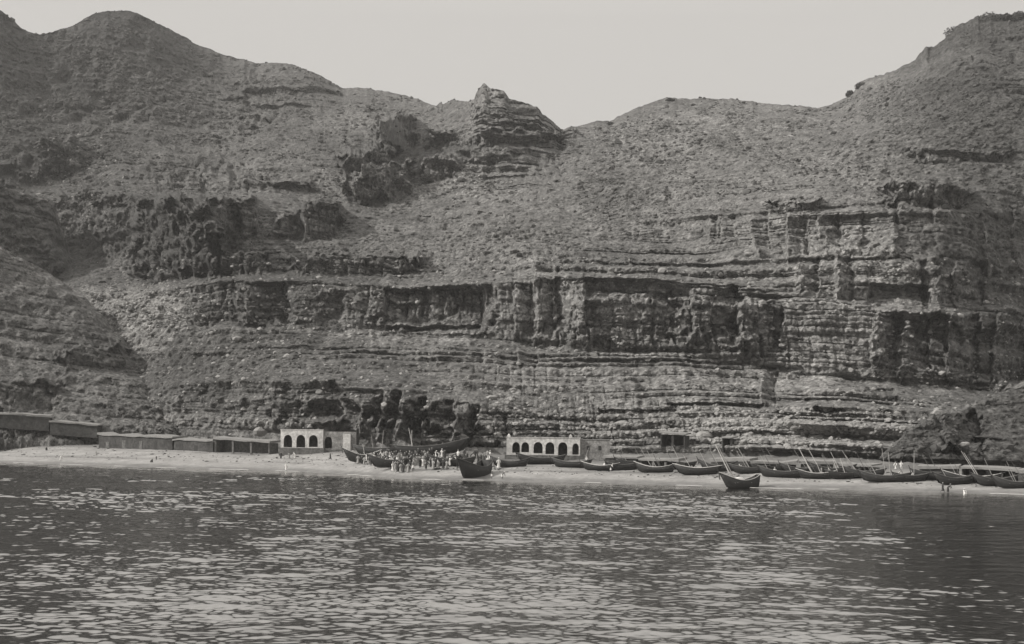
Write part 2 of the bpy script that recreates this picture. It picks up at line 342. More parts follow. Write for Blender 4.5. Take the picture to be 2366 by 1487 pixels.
def ell(PX, PY, cx, cy, rx, ry, seed=5):
    n = fbm(PX / 25, PY / 20, seed, 3) * 0.45
    return 1 - sst(0.55, 1.15, np.sqrt(((PX - cx) / rx) ** 2 + ((PY - cy) / ry) ** 2) + n)
def main_cover_shade(PX, PY, X, Z, c, t):
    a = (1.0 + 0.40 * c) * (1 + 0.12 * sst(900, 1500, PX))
    a = a * (1 - 0.62 * (1 - sst(150, 1150, PX + 0.5 * PY)))                 # dense scrub of the western mountain, its shaded side painted darker too
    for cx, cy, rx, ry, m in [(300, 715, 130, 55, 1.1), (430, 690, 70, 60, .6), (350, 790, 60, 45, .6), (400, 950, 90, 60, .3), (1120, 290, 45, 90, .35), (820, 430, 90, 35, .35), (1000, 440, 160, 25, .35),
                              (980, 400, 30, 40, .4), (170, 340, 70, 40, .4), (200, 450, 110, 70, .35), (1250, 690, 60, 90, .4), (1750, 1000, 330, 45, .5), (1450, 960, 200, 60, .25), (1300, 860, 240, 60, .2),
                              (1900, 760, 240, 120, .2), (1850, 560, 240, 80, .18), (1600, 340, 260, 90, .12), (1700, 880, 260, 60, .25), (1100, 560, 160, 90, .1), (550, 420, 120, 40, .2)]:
        a = a * (1 + m * ell(PX, PY, cx, cy, rx, ry))  # pale scree and ledges; sunlight painted on peak and buttress faces
    a = a * (1 - 0.4 * sst(1950, 2330, PX)) * (1 - 0.3 * sst(1850, 2200, PX) * (1 - sst(250, 420, PY)))  # shade of the right-turned cliffs painted in as darker rock colour
    a = a * (1 - 0.34 * ell(PX, PY, 680, 880, 430, 120)) * (1 - 0.22 * ell(PX, PY, 620, 650, 300, 110)) * (1 - 0.25 * ell(PX, PY, 420, 560, 160, 110)) * (1 - 0.25 * ell(PX, PY, 880, 400, 110, 90))  # lower slopes darker; shade of left and middle crags painted in
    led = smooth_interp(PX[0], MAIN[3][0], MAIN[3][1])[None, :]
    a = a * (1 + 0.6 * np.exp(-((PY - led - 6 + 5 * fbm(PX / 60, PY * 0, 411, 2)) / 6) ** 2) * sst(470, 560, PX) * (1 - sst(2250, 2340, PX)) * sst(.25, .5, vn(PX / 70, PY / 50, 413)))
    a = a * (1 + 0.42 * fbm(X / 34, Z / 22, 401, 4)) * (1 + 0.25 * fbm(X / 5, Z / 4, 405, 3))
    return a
W = 'w'; A = 'a'; C = 'c'
PATCH = [(W, 885, 1125, 668, 760, 7), (A, 890, 1120, 672, 750, 7), (C, 322, 500, 478, 655, 12), (C, 235, 330, 468, 570, 7), (C, 440, 560, 468, 590, 10), (C, 560, 600, 470, 560, 4), (C, 130, 235, 455, 560, 3, .6),
    (C, 795, 905, 345, 450, 13), (C, 830, 950, 380, 468, 14), (C, 870, 960, 270, 350, 10), (C, 975, 1055, 372, 425, 9), (C, 985, 1042, 312, 350, 6),   (C, 560, 720, 420, 448, 2, .6), (C, 560, 760, 205, 222, 1.5, .6), (C, 560, 720, 238, 250, 1.5, .6), (C, 100, 190, 330, 420, 3, .6), (C, 1095, 1290, 300, 345, 3), (C, 1070, 1200, 350, 378, 5),  (C, 500, 620, 590, 640, 3), (C, 700, 960, 590, 640, 2),  (C, 2040, 2240, 436, 486, 3, .7), (C, 1780, 1890, 462, 490, 2, .8), (W, 1030, 1108, 215, 330, -5, .3), (C, 700, 790, 480, 560, 3), (C, 640, 690, 500, 560, 4), (C, 2120, 2200, 360, 384, 3), (W, 455, 560, 660, 752, 4), (W, 560, 668, 656, 750, 9), (W, 690, 790, 690, 750, 4),
    (A, 2080, 2700, 354, 376, 3.5), (C, 2120, 2330, 352, 382, 2, .5), (A, 1995, 2135, 668, 728, 6), (W, 1350, 1550, 690, 800, 5), (W, 1235, 1275, 600, 790, 5), (W, 1190, 1235, 670, 785, 4), (W, 1285, 1345, 640, 780, -7),
    (W, 1600, 1700, 680, 800, 7), (W, 1700, 1790, 720, 830, 8, .1, .1), (W, 1925, 1957, 590, 712, 4, .3), (W, 2270, 2330, 470, 640, 5), (W, 2200, 2260, 620, 720, 5), (W, 2190, 2250, 740, 880, 6), (W, 2290, 2360, 740, 900, 6), (W, 2120, 2160, 610, 740, -5), (W, 1660, 1700, 470, 560, 4), (W, 1740, 1775, 480, 580, 4), (W, 1840, 1880, 610, 690, 4), (A, 1820, 2100, 604, 611, 3), (W, 2010, 2070, 740, 860, 7), (W, 2070, 2140, 760, 870, 4), ('r', 2130, 2620, 430, 930, 62),
    (W, 1820, 1860, 490, 600, 6), (W, 1890, 1935, 505, 560, 5), (W, 1640, 1665, 500, 560, 4), (W, 2080, 2150, 470, 520, 5), (W, 1990, 2060, 490, 600, -4),
    (W, 898, 930, 900, 1010, 5, .2, -.2), (W, 835, 885, 925, 1000, 5), (W, 936, 985, 920, 1010, 6, .1, -.15), (W, 995, 1045, 925, 990, 4), (W, 1062, 1106, 955, 1035, 8, .15, -.25), (W, 1145, 1172, 965, 1030, 3), (W, 640, 780, 890, 980, 5), (W, 1755, 1790, 865, 935, 6),
    (W, 1880, 2060, 905, 950, 5), (A, 1540, 1760, 938, 950, 4), (A, 1380, 1560, 950, 962, 4), (W, 1010, 1110, 795, 840, 4), (W, 1200, 1240, 800, 850, 4), (A, 1130, 1280, 300, 312, 4),
    (A, 1140, 1270, 330, 340, 4), (A, 1180, 1260, 262, 280, 5), (W, 1005, 1090, 235, 330, 8), (W, 1100, 1290, 225, 400, 10), (A, 540, 700, 425, 442, 6), (A, 970, 1000, 505, 525, 6), (A, 1520, 1620, 380, 410, 4), (A, 900, 1110, 757, 764, 5), (W, 0, 500, 60, 420, 26, .3)]
px = np.arange(-400, 2780, 2.0)
RX = np.arange(-420, 2810, 4.0); RY = np.interp(RX, [p[0] for p in RIDGE], [p[1] for p in RIDGE]); RYS = blur(RY, 9, 0)
MC = MAIN + [(list(RX), list(RYS), list(smooth_interp(RX, K, RIDGE_Y)))]
RIDGE_D = (RX, RYS - RY)
S_MAIN = build_sheet('hills', MC, px, 640, 11, 0.03, 1.0, PATCH, main_cover_shade, detail=RIDGE_D, terr=lambda a, b: 0.4 + 0.75 * sst(520, 760, b) * sst(300, 900, a) + 0.9 * ell(a, b, 1190, 310, 130, 120) + 0.3 * ell(a, b, 1900, 560, 500, 130), zone=lambda a, b: np.clip(sst(560, 1000, a) * sst(740, 800, b) + 0.9 * ell(a, b, 1190, 310, 130, 120) + 0.8 * ell(a, b, 1950, 500, 520, 110) + 0.6 * ell(a, b, 800, 620, 380, 45) + 0.35 * sst(430, 560, b), 0, 1))
# dark spurs on the left, hill on the right
SPUR_M = [([-420, 0, 140, 240, 340], [760, 760, 750, 740, 800], [560, 590, 600, 610, 615]), ([-420, 0, 130, 200, 340], [640, 620, 610, 660, 790], [575, 605, 618, 625, 620]),
          ([-420, 0, 70, 125, 142, 170, 240, 340], [330, 428, 450, 466, 520, 600, 690, 785], [590, 625, 635, 648, 650, 645, 640, 625])]
SPUR_F = [([-420, 0, 200, 330, 430, 480], [1030, 1024, 1016, 1014, 1014, 1015], [395, 410, 415, 418, 420, 420]),
          ([-420, 0, 200, 330, 430, 480], [850, 850, 880, 930, 1004, 1010], [430, 455, 452, 440, 424, 421]),
          ([-420, 0, 100, 200, 250, 330, 400, 440, 480], [400, 570, 622, 688, 742, 838, 960, 1003, 1008], [480, 510, 515, 512, 505, 485, 450, 430, 422])]
HILL_R = [([2030, 2100, 2200, 2300, 2800], [1062, 1064, 1066, 1072, 1085], [296, 293, 290, 286, 275]),
          ([2030, 2100, 2200, 2300, 2800], [1060, 1000, 990, 980, 950], [297, 300, 304, 306, 300]),
          ([2030, 2060, 2090, 2150, 2200, 2280, 2366, 2800], [1058, 1035, 1000, 962, 950, 918, 878, 760], [299, 303, 306, 318, 325, 332, 340, 360])]
def spur_cover(v):
    def f(PX, PY, X, Z, c, t):
        a = v * (1 + 0.25 * fbm(X / 14, Z / 12, 501, 3)) * (1 + 0.25 * fbm(X / 4, Z / 3, 505, 3)); return a * (1 + 0.7 * sst(0.90, 0.99, t) * (0.5 + 0.5 * vn(X / 9, Z / 9, 7)))
    return f
S_SM = build_sheet('hillside', SPUR_M, np.arange(-400, 335, 2.0), 220, 23, 0.05, 0.5, [(W, -60, 420, 300, 800, 22)], spur_cover(0.7), 0.8, 0.45)
S_SF = build_sheet('foreground_hill', SPUR_F, np.arange(-400, 475, 2.0), 300, 37, 0.12, 0.5, [(W, -80, 500, 500, 1020, 6), (C, -20, 130, 880, 950, 3, .8), (C, 150, 290, 800, 860, 3, .8)], spur_cover(0.85), 0.6, 0.45, 0.1)
S_HR = build_sheet('shore_hill', HILL_R, np.arange(2034, 2780, 2.0), 180, 41, -0.05, 0.7, [(W, 2180, 2260, 960, 1040, 6)], spur_cover(0.62), 0.8, 0.5)

# ------------------------------------------------------------------ beach and terrace
SHX = [-420, 0, 150, 300, 450, 590, 700, 800, 950, 1130, 1200, 1400, 1500, 1650, 1760, 1950, 2060, 2200, 2340, 2800]
SHY = [1056, 1068, 1073, 1078, 1083, 1086, 1090, 1096, 1107, 1110, 1113, 1116, 1119, 1124, 1128, 1131, 1135, 1138, 1142, 1158]
SHYd = [-H / float(uv_of(a, b)[1]) for a, b in zip(SHX, SHY)]
def bcurve(xs, ys, add): return (SHX, list(np.interp(SHX, xs, ys)), [a + float(np.interp(x, xs, add)) for a, x in zip(SHYd, SHX)])
BX = [-420, 0, 150, 300, 450, 650, 800, 1000, 1200, 1400, 1500, 1700, 1900, 2100, 2340, 2800]
BEACH = [(SHX, SHY, SHYd),
  bcurve(BX, [1036, 1048, 1052, 1057, 1063, 1070, 1076, 1080, 1092, 1098, 1102, 1109, 1113, 1119, 1128, 1142], [22, 20, 20, 20, 19, 17, 15, 15, 12, 10, 10, 10, 9, 9, 8, 8]),
  bcurve(BX, [1016, 1029, 1032, 1038, 1044, 1051, 1058, 1062, 1070, 1078, 1084, 1090, 1094, 1100, 1112, 1128], [45, 40, 38, 36, 33, 30, 27, 28, 26, 24, 22, 20, 20, 18, 16, 15]),
  bcurve(BX, [1006, 1012, 1015, 1018, 1022, 1034, 1040, 1044, 1050, 1052, 1056, 1066, 1070, 1076, 1090, 1105], [100, 85, 80, 75, 60, 52, 50, 52, 52, 54, 52, 48, 44, 42, 38, 38]),
  bcurve(BX, [1000, 1004, 1003, 1003, 1004, 1008, 1014, 1020, 1034, 1038, 1042, 1046, 1050, 1057, 1070, 1080], [160, 150, 140, 130, 115, 105, 98, 96, 100, 105, 100, 90, 86, 80, 74, 70])]
pxb = np.arange(-400, 2780, 2.5)
PX, PY, U, V, Y = sheet_base(BEACH, pxb, 150)
Z = H + V * Y; X = U * Y; t = np.linspace(0, 1, 150)[:, None]
hb = fbm(X / 7, Y / 5, 61, 3) * 0.14 + fbm(X / 1.6, Y / 1.2, 65, 2) * 0.05
rough = sst(0.55, 0.8, t); hb = hb * sst(0, 0.1, t) + rough * (fbm(X / 6, Y / 4, 67, 4, .6) * 1.1)
Vb = np.stack([X, Y, Z + hb], -1)
bc = 1 + 0 * X
wl = fbm(X / 30, X * 0, 71, 3) * 0.35
bc *= 1 - 0.38 * (1 - sst(0.15, 0.75, Z + wl))                                   # sand still wet above the water
for z0, wd, am in ((1.55, .16, .38), (2.35, .1, .25), (3.2, .12, .2)): bc *= 1 - am * np.exp(-((Z + wl * 1.4 - z0) / wd) ** 2) * sst(0.3, 0.55, vn(X / 18, X * 0 + z0, 73))   # wrack lines
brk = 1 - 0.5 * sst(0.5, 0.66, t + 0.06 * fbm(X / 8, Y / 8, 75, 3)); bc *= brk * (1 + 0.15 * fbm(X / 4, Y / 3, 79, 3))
u0 = [];                                                                          # sea bed in front
for dy, dz in ((400, -6), (60, -4), (12, -0.8)):
    q = Vb[0].copy(); q[:, 1] -= dy * 0.55; q[:, 0] *= q[:, 1] / Vb[0][:, 1]; q[:, 2] = dz; u0.append(q)
bk = Vb[-1].copy(); bk[:, 1] += 60; bk[:, 2] += -2
Vb = np.concatenate([np.stack(u0), Vb, bk[None]], 0); bc = np.concatenate([np.repeat(bc[:1], 3, 0) * .6, bc, bc[-1:]], 0)
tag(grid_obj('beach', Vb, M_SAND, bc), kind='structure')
def gp(px_, py_): return pick(BEACH, px_, py_)

# ------------------------------------------------------------------ sea
ys = [14.0]
while ys[-1] < 440: ys.append(ys[-1] + max(0.13, 0.0017 * ys[-1]))
ys = np.array(ys); us = np.linspace(-1, 1, 1650); us = us * 0.42 + 0.55 * np.sign(us) * np.abs(us) ** 9 + 0.0
Yw = np.tile(ys[:, None], (1, len(us))); Xw = Yw * us[None, :]
Zw = np.zeros_like(Xw); Xd = np.zeros_like(Xw)
rw = np.random.default_rng(5)
shore_u = (np.array(SHX) - CX) / F
sd = np.interp(us, shore_u, SHYd)[None, :] - Yw                                    # distance to the shore
calm = 0.25 + 0.75 * sst(2, 55, sd)
gust = 0.62 + 0.62 * sst(.2, .8, vn(Xw / 26 + Yw / 60, Yw / 26, 91)) + 0.45 * fbm(Xw / 9, Yw / 9, 93, 3)
for i in range(90):
    lam = 0.5 * (7.0 / 0.5) ** (rw.random() ** 1.45); th = rw.normal(0.1, 0.45); kk = 2 * math.pi / lam
    amp = 0.0061 * lam ** 0.80 * rw.uniform(0.6, 1.2) * (0.55 if lam > 5 else 1)
    ph = kk * (Xw * math.sin(th) + Yw * math.cos(th)) + rw.random() * 7
    a_ = amp * np.clip(lam / (0.0017 * Yw * 1.6), 0, 1)
    Zw += a_ * np.sin(ph); Xd -= a_ * 0.7 * np.cos(ph) * math.cos(th)
gust = gust * (1 - 0.62 * sst(0.16, 0.36, Xw / Yw)) * (1 - 0.15 * sst(-.2, -.37, Xw / Yw)); Zw *= calm * gust; Xd *= calm * gust
tag(grid_obj('sea', np.stack([Xw, Yw + Xd, Zw], -1), M_WATER), kind='structure')
# foam line at the water's edge
fx = np.arange(-350, 2700, 2.0); vv = []; ff = []
fy = np.interp(fx, SHX, SHY); fw = sst(0.52, 0.66, vn(fx / 55, fx * 0, 97)) * (0.7 + 1.6 * vn(fx / 9, fx * 0, 99))
Ysh = np.interp(fx, SHX, SHYd)
for r_ in range(3):
    q = (-0.5, 0.0, 0.5)[r_] * fw * 0.9 * (0.3 + vn(fx / 6, fx * 0 + r_, 98))
    yy = Ysh - 1.0 + q + fbm(fx / 20, fx * 0, 95, 2) * 0.7
    vv.append(np.stack([uv_of(fx, fy)[0] * yy, yy, 0.10 + (0.07 if r_ == 1 else 0) * np.minimum(fw, 1) - 0.25 * (fw < 0.05)], -1))
tag(grid_obj('foam', np.stack(vv), M_FOAM), 'thin broken line of white foam at the edge of the beach', 'foam', kind='stuff')

# ------------------------------------------------------------------ scrub and rubble (uncountable)
def ico(sub):
    b = bmesh.new(); bmesh.ops.create_icosphere(b, subdivisions=sub, radius=1); b.verts.ensure_lookup_table()
    v = np.array([q.co[:] for q in b.verts]); f = np.array([[q.index for q in p.verts] for p in b.faces]); b.free(); return v, f
IV, IF = ico(1); IV2, IF2 = ico(2)
def clumps(name, pts, sizes, mat, flat=0.8, jit=0.35, smooth=False):
    n = len(pts); v = IV[None] * (1 + jit * rng.uniform(-1, 1, (n, len(IV), 1))); a = rng.uniform(0, 6.28, n)
    s = sizes[:, None, None] * np.stack([rng.uniform(.8, 1.3, n), rng.uniform(.8, 1.2, n), np.full(n, flat) * rng.uniform(.8, 1.2, n)], -1)[:, None]
    v = v * s; x = v[..., 0] * np.cos(a)[:, None] - v[..., 1] * np.sin(a)[:, None]; y = v[..., 0] * np.sin(a)[:, None] + v[..., 1] * np.cos(a)[:, None]
    v = np.stack([x, y, v[..., 2]], -1) + pts[:, None]
    f = IF[None] + (np.arange(n) * len(IV))[:, None, None]
    return tri_obj(name, v.reshape(-1, 3), f.reshape(-1, 3), mat, smooth)
def sample(S, n, wfn):
    Vx = S['V']; wgt = wfn(S['PX'], S['PY'], S['c'], Vx[..., 0], Vx[..., 2]).reshape(-1); wgt = np.clip(wgt, 0, None); wgt /= wgt.sum()
    idx = rng.choice(len(wgt), n, p=wgt); return Vx.reshape(-1, 3)[idx]
def wscrub(PX, PY, c, X, Z): return (1.15 - c) * (0.15 + sst(0.45, 0.7, vn(X / 18, Z / 12, 201))) * (1 - 0.8 * ell(PX, PY, 320, 710, 130, 60)) * (0.45 + sst(650, 300, PY)) * (PY < 900) * (1 + 1.8 * (1 - sst(300, 900, PX)))
p1 = sample(S_MAIN, 30000, wscrub); s1 = rng.gamma(2.6, 0.15, len(p1)) * (0.5 + p1[:, 1] / 900)
p2 = sample(S_SM, 1500, lambda a, b, c, x, z: 1 + 0 * a); p3 = sample(S_SF, 1800, lambda a, b, c, x, z: 1 + 0 * a); p4 = sample(S_HR, 900, lambda a, b, c, x, z: 1 + 0 * a)
pp = np.concatenate([p1, p2, p3, p4]); ss = np.concatenate([s1, rng.gamma(2.6, .13, 4200)])
tag(clumps('scrub', pp, ss, M_SCRUB, 0.75), 'dark low scrub bushes dotted over the mountain slopes', 'scrub', kind='stuff')
def wrub(PX, PY, c, X, Z): return 2.2 * ell(PX, PY, 320, 710, 140, 70) + 0.8 * ell(PX, PY, 1750, 990, 420, 50) + 0.5 * ell(PX, PY, 1000, 420, 220, 50) + 0.5 * ell(PX, PY, 180, 400, 110, 120) + 0.15 * (PY > 600) + 0.4 * ell(PX, PY, 1250, 980, 200, 40)
r1 = sample(S_MAIN, 13000, wrub); q1 = rng.gamma(2.0, 0.15, len(r1))
nb = 2600; bx = rng.uniform(-350, 2700, nb); kb = rng.choice([0, 0, 0, 1, 1, 2, 2, 2], nb) / 1.0; tb = np.clip(np.array([.27, .38, .55])[kb.astype(int)] + rng.normal(0, .035, nb) + 0.1 * (rng.random(nb) < .3), .22, .74)
ii = (tb * 149).astype(int) + 3; jj = ((bx + 400) / 2.5).astype(int); tag(clumps('beach_litter', Vb[ii, jj], rng.gamma(2, .07, nb), M_BLACK, 0.45, 0.4), 'dark weed and litter left in lines along the sand', 'beach litter', kind='stuff')
tag(clumps('rubble', r1, q1, M_STONE, 0.7, 0.3), 'pale fallen stones lying on the gullies and lower ledges', 'rubble', kind='stuff')

# ------------------------------------------------------------------ mesh builder for things
class MB:
    def __init__(s): s.v = []; s.f = []
    def add(s, v, f):
        o = len(s.v); s.v += [tuple(q) for q in v]; s.f += [tuple(i + o for i in q) for q in f]; return s
    def box(s, a, b):
        x0, y0, z0 = a; x1, y1, z1 = b
        return s.add([(x0,y0,z0),(x1,y0,z0),(x1,y1,z0),(x0,y1,z0),(x0,y0,z1),(x1,y0,z1),(x1,y1,z1),(x0,y1,z1)],
                     [(0,3,2,1),(4,5,6,7),(0,1,5,4),(1,2,6,5),(2,3,7,6),(3,0,4,7)])
    def tube(s, pts, rad, n=7):
        pts = [Vector(p) for p in pts]; rings = []
        for i, p in enumerate(pts):
            d = (pts[min(i + 1, len(pts) - 1)] - pts[max(i - 1, 0)]).normalized(); q = d.to_track_quat('Z', 'Y')
            r = rad[i] if hasattr(rad, '__len__') else rad
            rings.append([p + q @ Vector((math.cos(a) * r, math.sin(a) * r, 0)) for a in [6.2832 * k / n for k in range(n)]])
        o = []; [o.extend(r) for r in rings]; f = []
        for i in range(len(pts) - 1):
            for k in range(n): f.append((i*n+k, i*n+(k+1) % n, (i+1)*n+(k+1) % n, (i+1)*n+k))
        f.append(tuple(range(n))[::-1]); f.append(tuple((len(pts)-1)*n+k for k in range(n)))
        return s.add(o, f)
    def build(s, name, mat, parent=None, smooth=False):
        me = bpy.data.meshes.new(name); me.from_pydata(s.v, [], s.f); me.update()
        b = bmesh.new(); b.from_mesh(me); bmesh.ops.recalc_face_normals(b, faces=b.faces); b.to_mesh(me); b.free()
        if smooth: me.polygons.foreach_set('use_smooth', [True] * len(me.polygons))
        me.materials.append(mat); o = bpy.data.objects.new(name, me); COL.objects.link(o); o.parent = parent; return o
def empty(name, loc, rz=0, ry=0):
    o = bpy.data.objects.new(name, None); COL.objects.link(o); o.location = loc; o.rotation_euler = (0, ry, rz); o.empty_display_size = 0.5; return o
def copy_tree(o, parent=None):
    c = o.copy(); COL.objects.link(c); c.parent = parent
    for ch in [q for q in KIDS.get(o.name, [])]:
        copy_tree(ch, c)
    return c
KIDS = {}
def register(root):
    for o in list(COL.objects):
        if o.parent is not None: 
            l = KIDS.setdefault(o.parent.name, [])
            if o not in l: l.append(o)

# ------------------------------------------------------------------ arcaded buildings
def arch_wall(mb, x0, x1, z0, z1, y, th, arches, ns=10):
    """wall in the xz plane with open pointed-round arches (centre, half width, sill, spring, apex)"""
    cur = x0
    for cx, hw, sill, spring, apex in arches:
        mb.box((cur, y, z0), (cx - hw, y + th, z1))
        if sill > z0 + 0.01: mb.box((cx - hw, y, z0), (cx + hw, y + th, sill))
        pts = []
        for k in range(ns + 1):
            a = math.pi * k / ns; xx = cx - hw * math.cos(a); zz = spring + (apex - spring) * (math.sin(a) ** 0.8 if 0 < k < ns else 0); pts.append((xx, zz))
        for (xa, za), (xb, zb) in zip(pts[:-1], pts[1:]):
            mb.add([(xa, y, za), (xb, y, zb), (xb, y, z1), (xa, y, z1), (xa, y+th, za), (xb, y+th, zb), (xb, y+th, z1), (xa, y+th, z1)],
                   [(0,1,2,3), (7,6,5,4), (0,4,5,1), (3,2,6,7)])
        cur = cx + hw
    mb.box((cur, y, z0), (x1, y + th, z1))
def arcade(p0, p1, depth, hbase, htop, arches, label, wing, cat='building', pinn=()):
    """p0, p1: left and right ends of the facade at the ground"""
    d = (p1 - p0); wd = math.hypot(d.x, d.y); rz = math.atan2(d.y, d.x); base = min(p0.z, p1.z)
    o = empty('arcaded_building', (p0.x, p0.y, base), rz); tag(o, label, cat)
    sc_ = wd; al = [(a * wd, b * wd, hbase + (htop - hbase) * s_, hbase + (htop - hbase) * c_, hbase + (htop - hbase) * e) for a, b, s_, c_, e in arches]
    m = MB(); arch_wall(m, 0, wd, hbase, htop, 0, 0.5, al); m.build('arcade_wall', M_LIME, o)
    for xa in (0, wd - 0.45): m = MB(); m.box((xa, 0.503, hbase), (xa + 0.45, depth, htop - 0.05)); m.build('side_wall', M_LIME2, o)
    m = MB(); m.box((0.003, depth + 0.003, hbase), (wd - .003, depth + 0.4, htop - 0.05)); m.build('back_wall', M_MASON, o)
    m = MB(); m.box((0.46, 0.51, htop - 0.38), (wd - 0.46, depth - 0.003, htop - 0.12)); m.build('roof', M_ROOF, o)
    m = MB(); m.box((-0.35, -0.45, -2.5), (wd + 0.35, depth + 0.8, hbase - 0.003)); m.build('stone_base', M_MASON, o)
    m = MB(); m.box((-0.08, -0.1, htop + 0.003), (wd + 0.08, 0.55, htop + 0.16)); m.build('cornice', M_LIME, o)
    for q in pinn:
        m = MB(); m.box((q * wd - .35, -0.05, htop + 0.163), (q * wd + .35, 0.5, htop + 0.5)); m.add([(q*wd-.33,-.03,htop+.503),(q*wd+.33,-.03,htop+.503),(q*wd+.33,.48,htop+.503),(q*wd-.33,.48,htop+.503),(q*wd,.22,htop+.95)], [(0,1,4),(1,2,4),(2,3,4),(3,0,4)]); m.build('pinnacle', M_LIME, o)
    if wing: wing(o, wd, depth, hbase, htop)
    return o
def wing_a(o, wd, dp, hb_, ht):
    x0, x1 = wd + 0.36, wd + 8.4
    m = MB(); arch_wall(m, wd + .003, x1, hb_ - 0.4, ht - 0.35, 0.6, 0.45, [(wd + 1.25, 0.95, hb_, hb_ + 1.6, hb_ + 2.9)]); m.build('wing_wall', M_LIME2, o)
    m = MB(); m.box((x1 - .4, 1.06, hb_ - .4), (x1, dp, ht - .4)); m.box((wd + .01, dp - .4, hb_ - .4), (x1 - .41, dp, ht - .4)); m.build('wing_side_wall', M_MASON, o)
    m = MB(); m.box((wd + .01, 1.06, ht - .75), (x1 - .42, dp - .41, ht - .5)); m.build('wing_roof', M_ROOF, o)
    m = MB(); m.box((wd + 5.1, 0.2, -2.5), (wd + 7.0, 0.597, ht - 0.9)); m.build('buttress', M_LIME, o)
    m = MB(); m.box((x0, 0.3, -2.5), (x1 + .2, dp + .8, hb_ - .41)); m.build('wing_base', M_MASON, o)
def wing_b(o, wd, dp, hb_, ht):
    x0, x1 = wd + .36, wd + 6.6
    m = MB(); m.box((wd + .003, .7, hb_ - 1.0), (x1, dp, ht - .35)); m.build('wing_wall', M_LIME2, o)
    m = MB(); m.box((wd + .01, .6, ht - .347), (x1 + .1, dp + .1, ht - .2)); m.build('wing_roof', M_ROOF, o)
    for i in range(2):
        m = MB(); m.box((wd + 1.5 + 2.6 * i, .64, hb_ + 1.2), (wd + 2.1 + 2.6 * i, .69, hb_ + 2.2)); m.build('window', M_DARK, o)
    m = MB(); m.box((x0, .3, -2.5), (x1 + .2, dp + .8, hb_ - 1.003)); m.build('wing_base', M_MASON, o)
a0 = gp(648, 1052); a1 = gp(746, 1056); a1 = at(746, 1056, a0.y - 0.5)
arcade(a0, a1, 5.0, 2.35, 6.9, [(.17, .10, 0.02, .38, .72), (.475, .105, 0.02, .38, .72), (.77, .105, 0.05, .38, .72)],
       'whitewashed building on the left with three dark open arches and a grey wing', wing_a)
b0 = gp(1170, 1060); b1 = at(1340, 1066, b0.y - 1.0)
arcade(b0, b1, 5.0, 1.35, 5.2, [(.13, .052, .12, .42, .74), (.255, .052, .16, .42, .74), (.43, .062, .1, .42, .76), (.59, .06, .06, .42, .76), (.765, .062, -.0, .42, .76), (.94, .045, .05, .38, .70)],
       'long white arcade with six dark arches and corner pinnacles behind the right boats', wing_b, pinn=(.03, .87))

# ------------------------------------------------------------------ low sheds, huts and walls
def shed(px0, px1, py0t, py1t, py0b, py1b, curves, depth, label, dark=M_DMASON, name='shed', cat='shed', openings=0, roof=M_ROOF, over=0.35, fwd=0):
    p0 = at(px0, py0b, pick(curves, px0, py0b).y - fwd); Y1 = pick(curves, px1, py1b).y - fwd
    p1 = at(px1, py1b, Y1); d = p1 - p0; wd = math.hypot(d.x, d.y); rz = math.atan2(d.y, d.x)
    h0 = at(px0, py0t, p0.y).z - p0.z; h1 = at(px1, py1t, p1.y).z - p0.z; zb = p1.z - p0.z
    o = empty(name, p0, rz); tag(o, label, cat)
    jt = lambda x: 0.22 * math.sin(x * .9 + px0) + 0.12 * math.sin(x * 2.3 + px1)
    def wall(x0, x1, y0, y1, m):
        t0 = h0 + (h1 - h0) * x0 / wd; t1 = h0 + (h1 - h0) * x1 / wd
        m.add([(x0,y0,-1.5),(x1,y0,min(0, zb)-1.5),(x1,y1,min(0, zb)-1.5),(x0,y1,-1.5),(x0,y0,t0),(x1,y0,t1),(x1,y1,t1),(x0,y1,t0)], [(0,3,2,1),(4,5,6,7),(0,1,5,4),(1,2,6,5),(2,3,7,6),(3,0,4,7)])
    m = MB()
    if openings:
        n = openings; pw = wd / n; 
        for i in range(n + 1): wall(max(0, i * pw - .25), min(wd, i * pw + .25), 0, .4, m)
        t_ = MB(); wall(0.02, wd - .02, depth - .4, depth, m); wall(0, .4, .41, depth - .41, m); wall(wd - .4, wd, .41, depth - .41, m)
    else:
        wall(0, wd, 0, depth, m)
    m.build('wall', dark, o)
    if not openings and wd > 6:
        for k in range(int(wd / 7)):
            xa = 2.0 + 7 * k + random.uniform(-1, 2); hh = min(h0, h1) * random.uniform(.6, .8); m = MB(); m.box((xa, -.06, -.4), (xa + random.uniform(.9, 1.6), -.004, hh)); m.build('door', random.choice([M_DARK, M_MASON]), o)
    r = MB(); z0, z1 = h0 + .004, h1 + .004; e = over
    nseg = max(2, int(wd / 2.5)); top = []; vs = []; fs = []
    for i in range(nseg + 1):
        x = -e + (wd + 2 * e) * i / nseg; zz = z0 + (z1 - z0) * i / nseg + abs(jt(x)); j = random.uniform(0, .4)
        vs += [(x, -e, zz), (x, depth + e, zz + .25), (x, depth + e, zz + .5 + j), (x, -e, zz + .22 + j)]
    for i in range(nseg):
        a = i * 4; b = a + 4; fs += [(a, a+1, b+1, b), (a+3, b+3, b+2, a+2), (a, b, b+3, a+3), (a+1, a+2, b+2, b+1)]
    fs += [(0, 3, 2, 1), (nseg*4, nseg*4+1, nseg*4+2, nseg*4+3)]
    r.add(vs, fs); r.build('roof', roof, o); return o
shed(-160, 113, 948, 964, 966, 984, SPUR_F, 5, 'low dark shed highest on the left hillside at the picture edge', fwd=8)
shed(116, 224, 976, 985, 992, 1000, SPUR_F, 5, 'dark flat-roofed shed on the slope, second from the left edge', fwd=7)
shed(232, 286, 993, 997, 1003, 1008, BEACH, 4, 'small short hut with pale roof just above the long beach shed', fwd=3)
shed(228, 398, 1006, 1014, 1034, 1040, BEACH, 5, 'long dark beach shed at the left with its end wall facing the open sand')
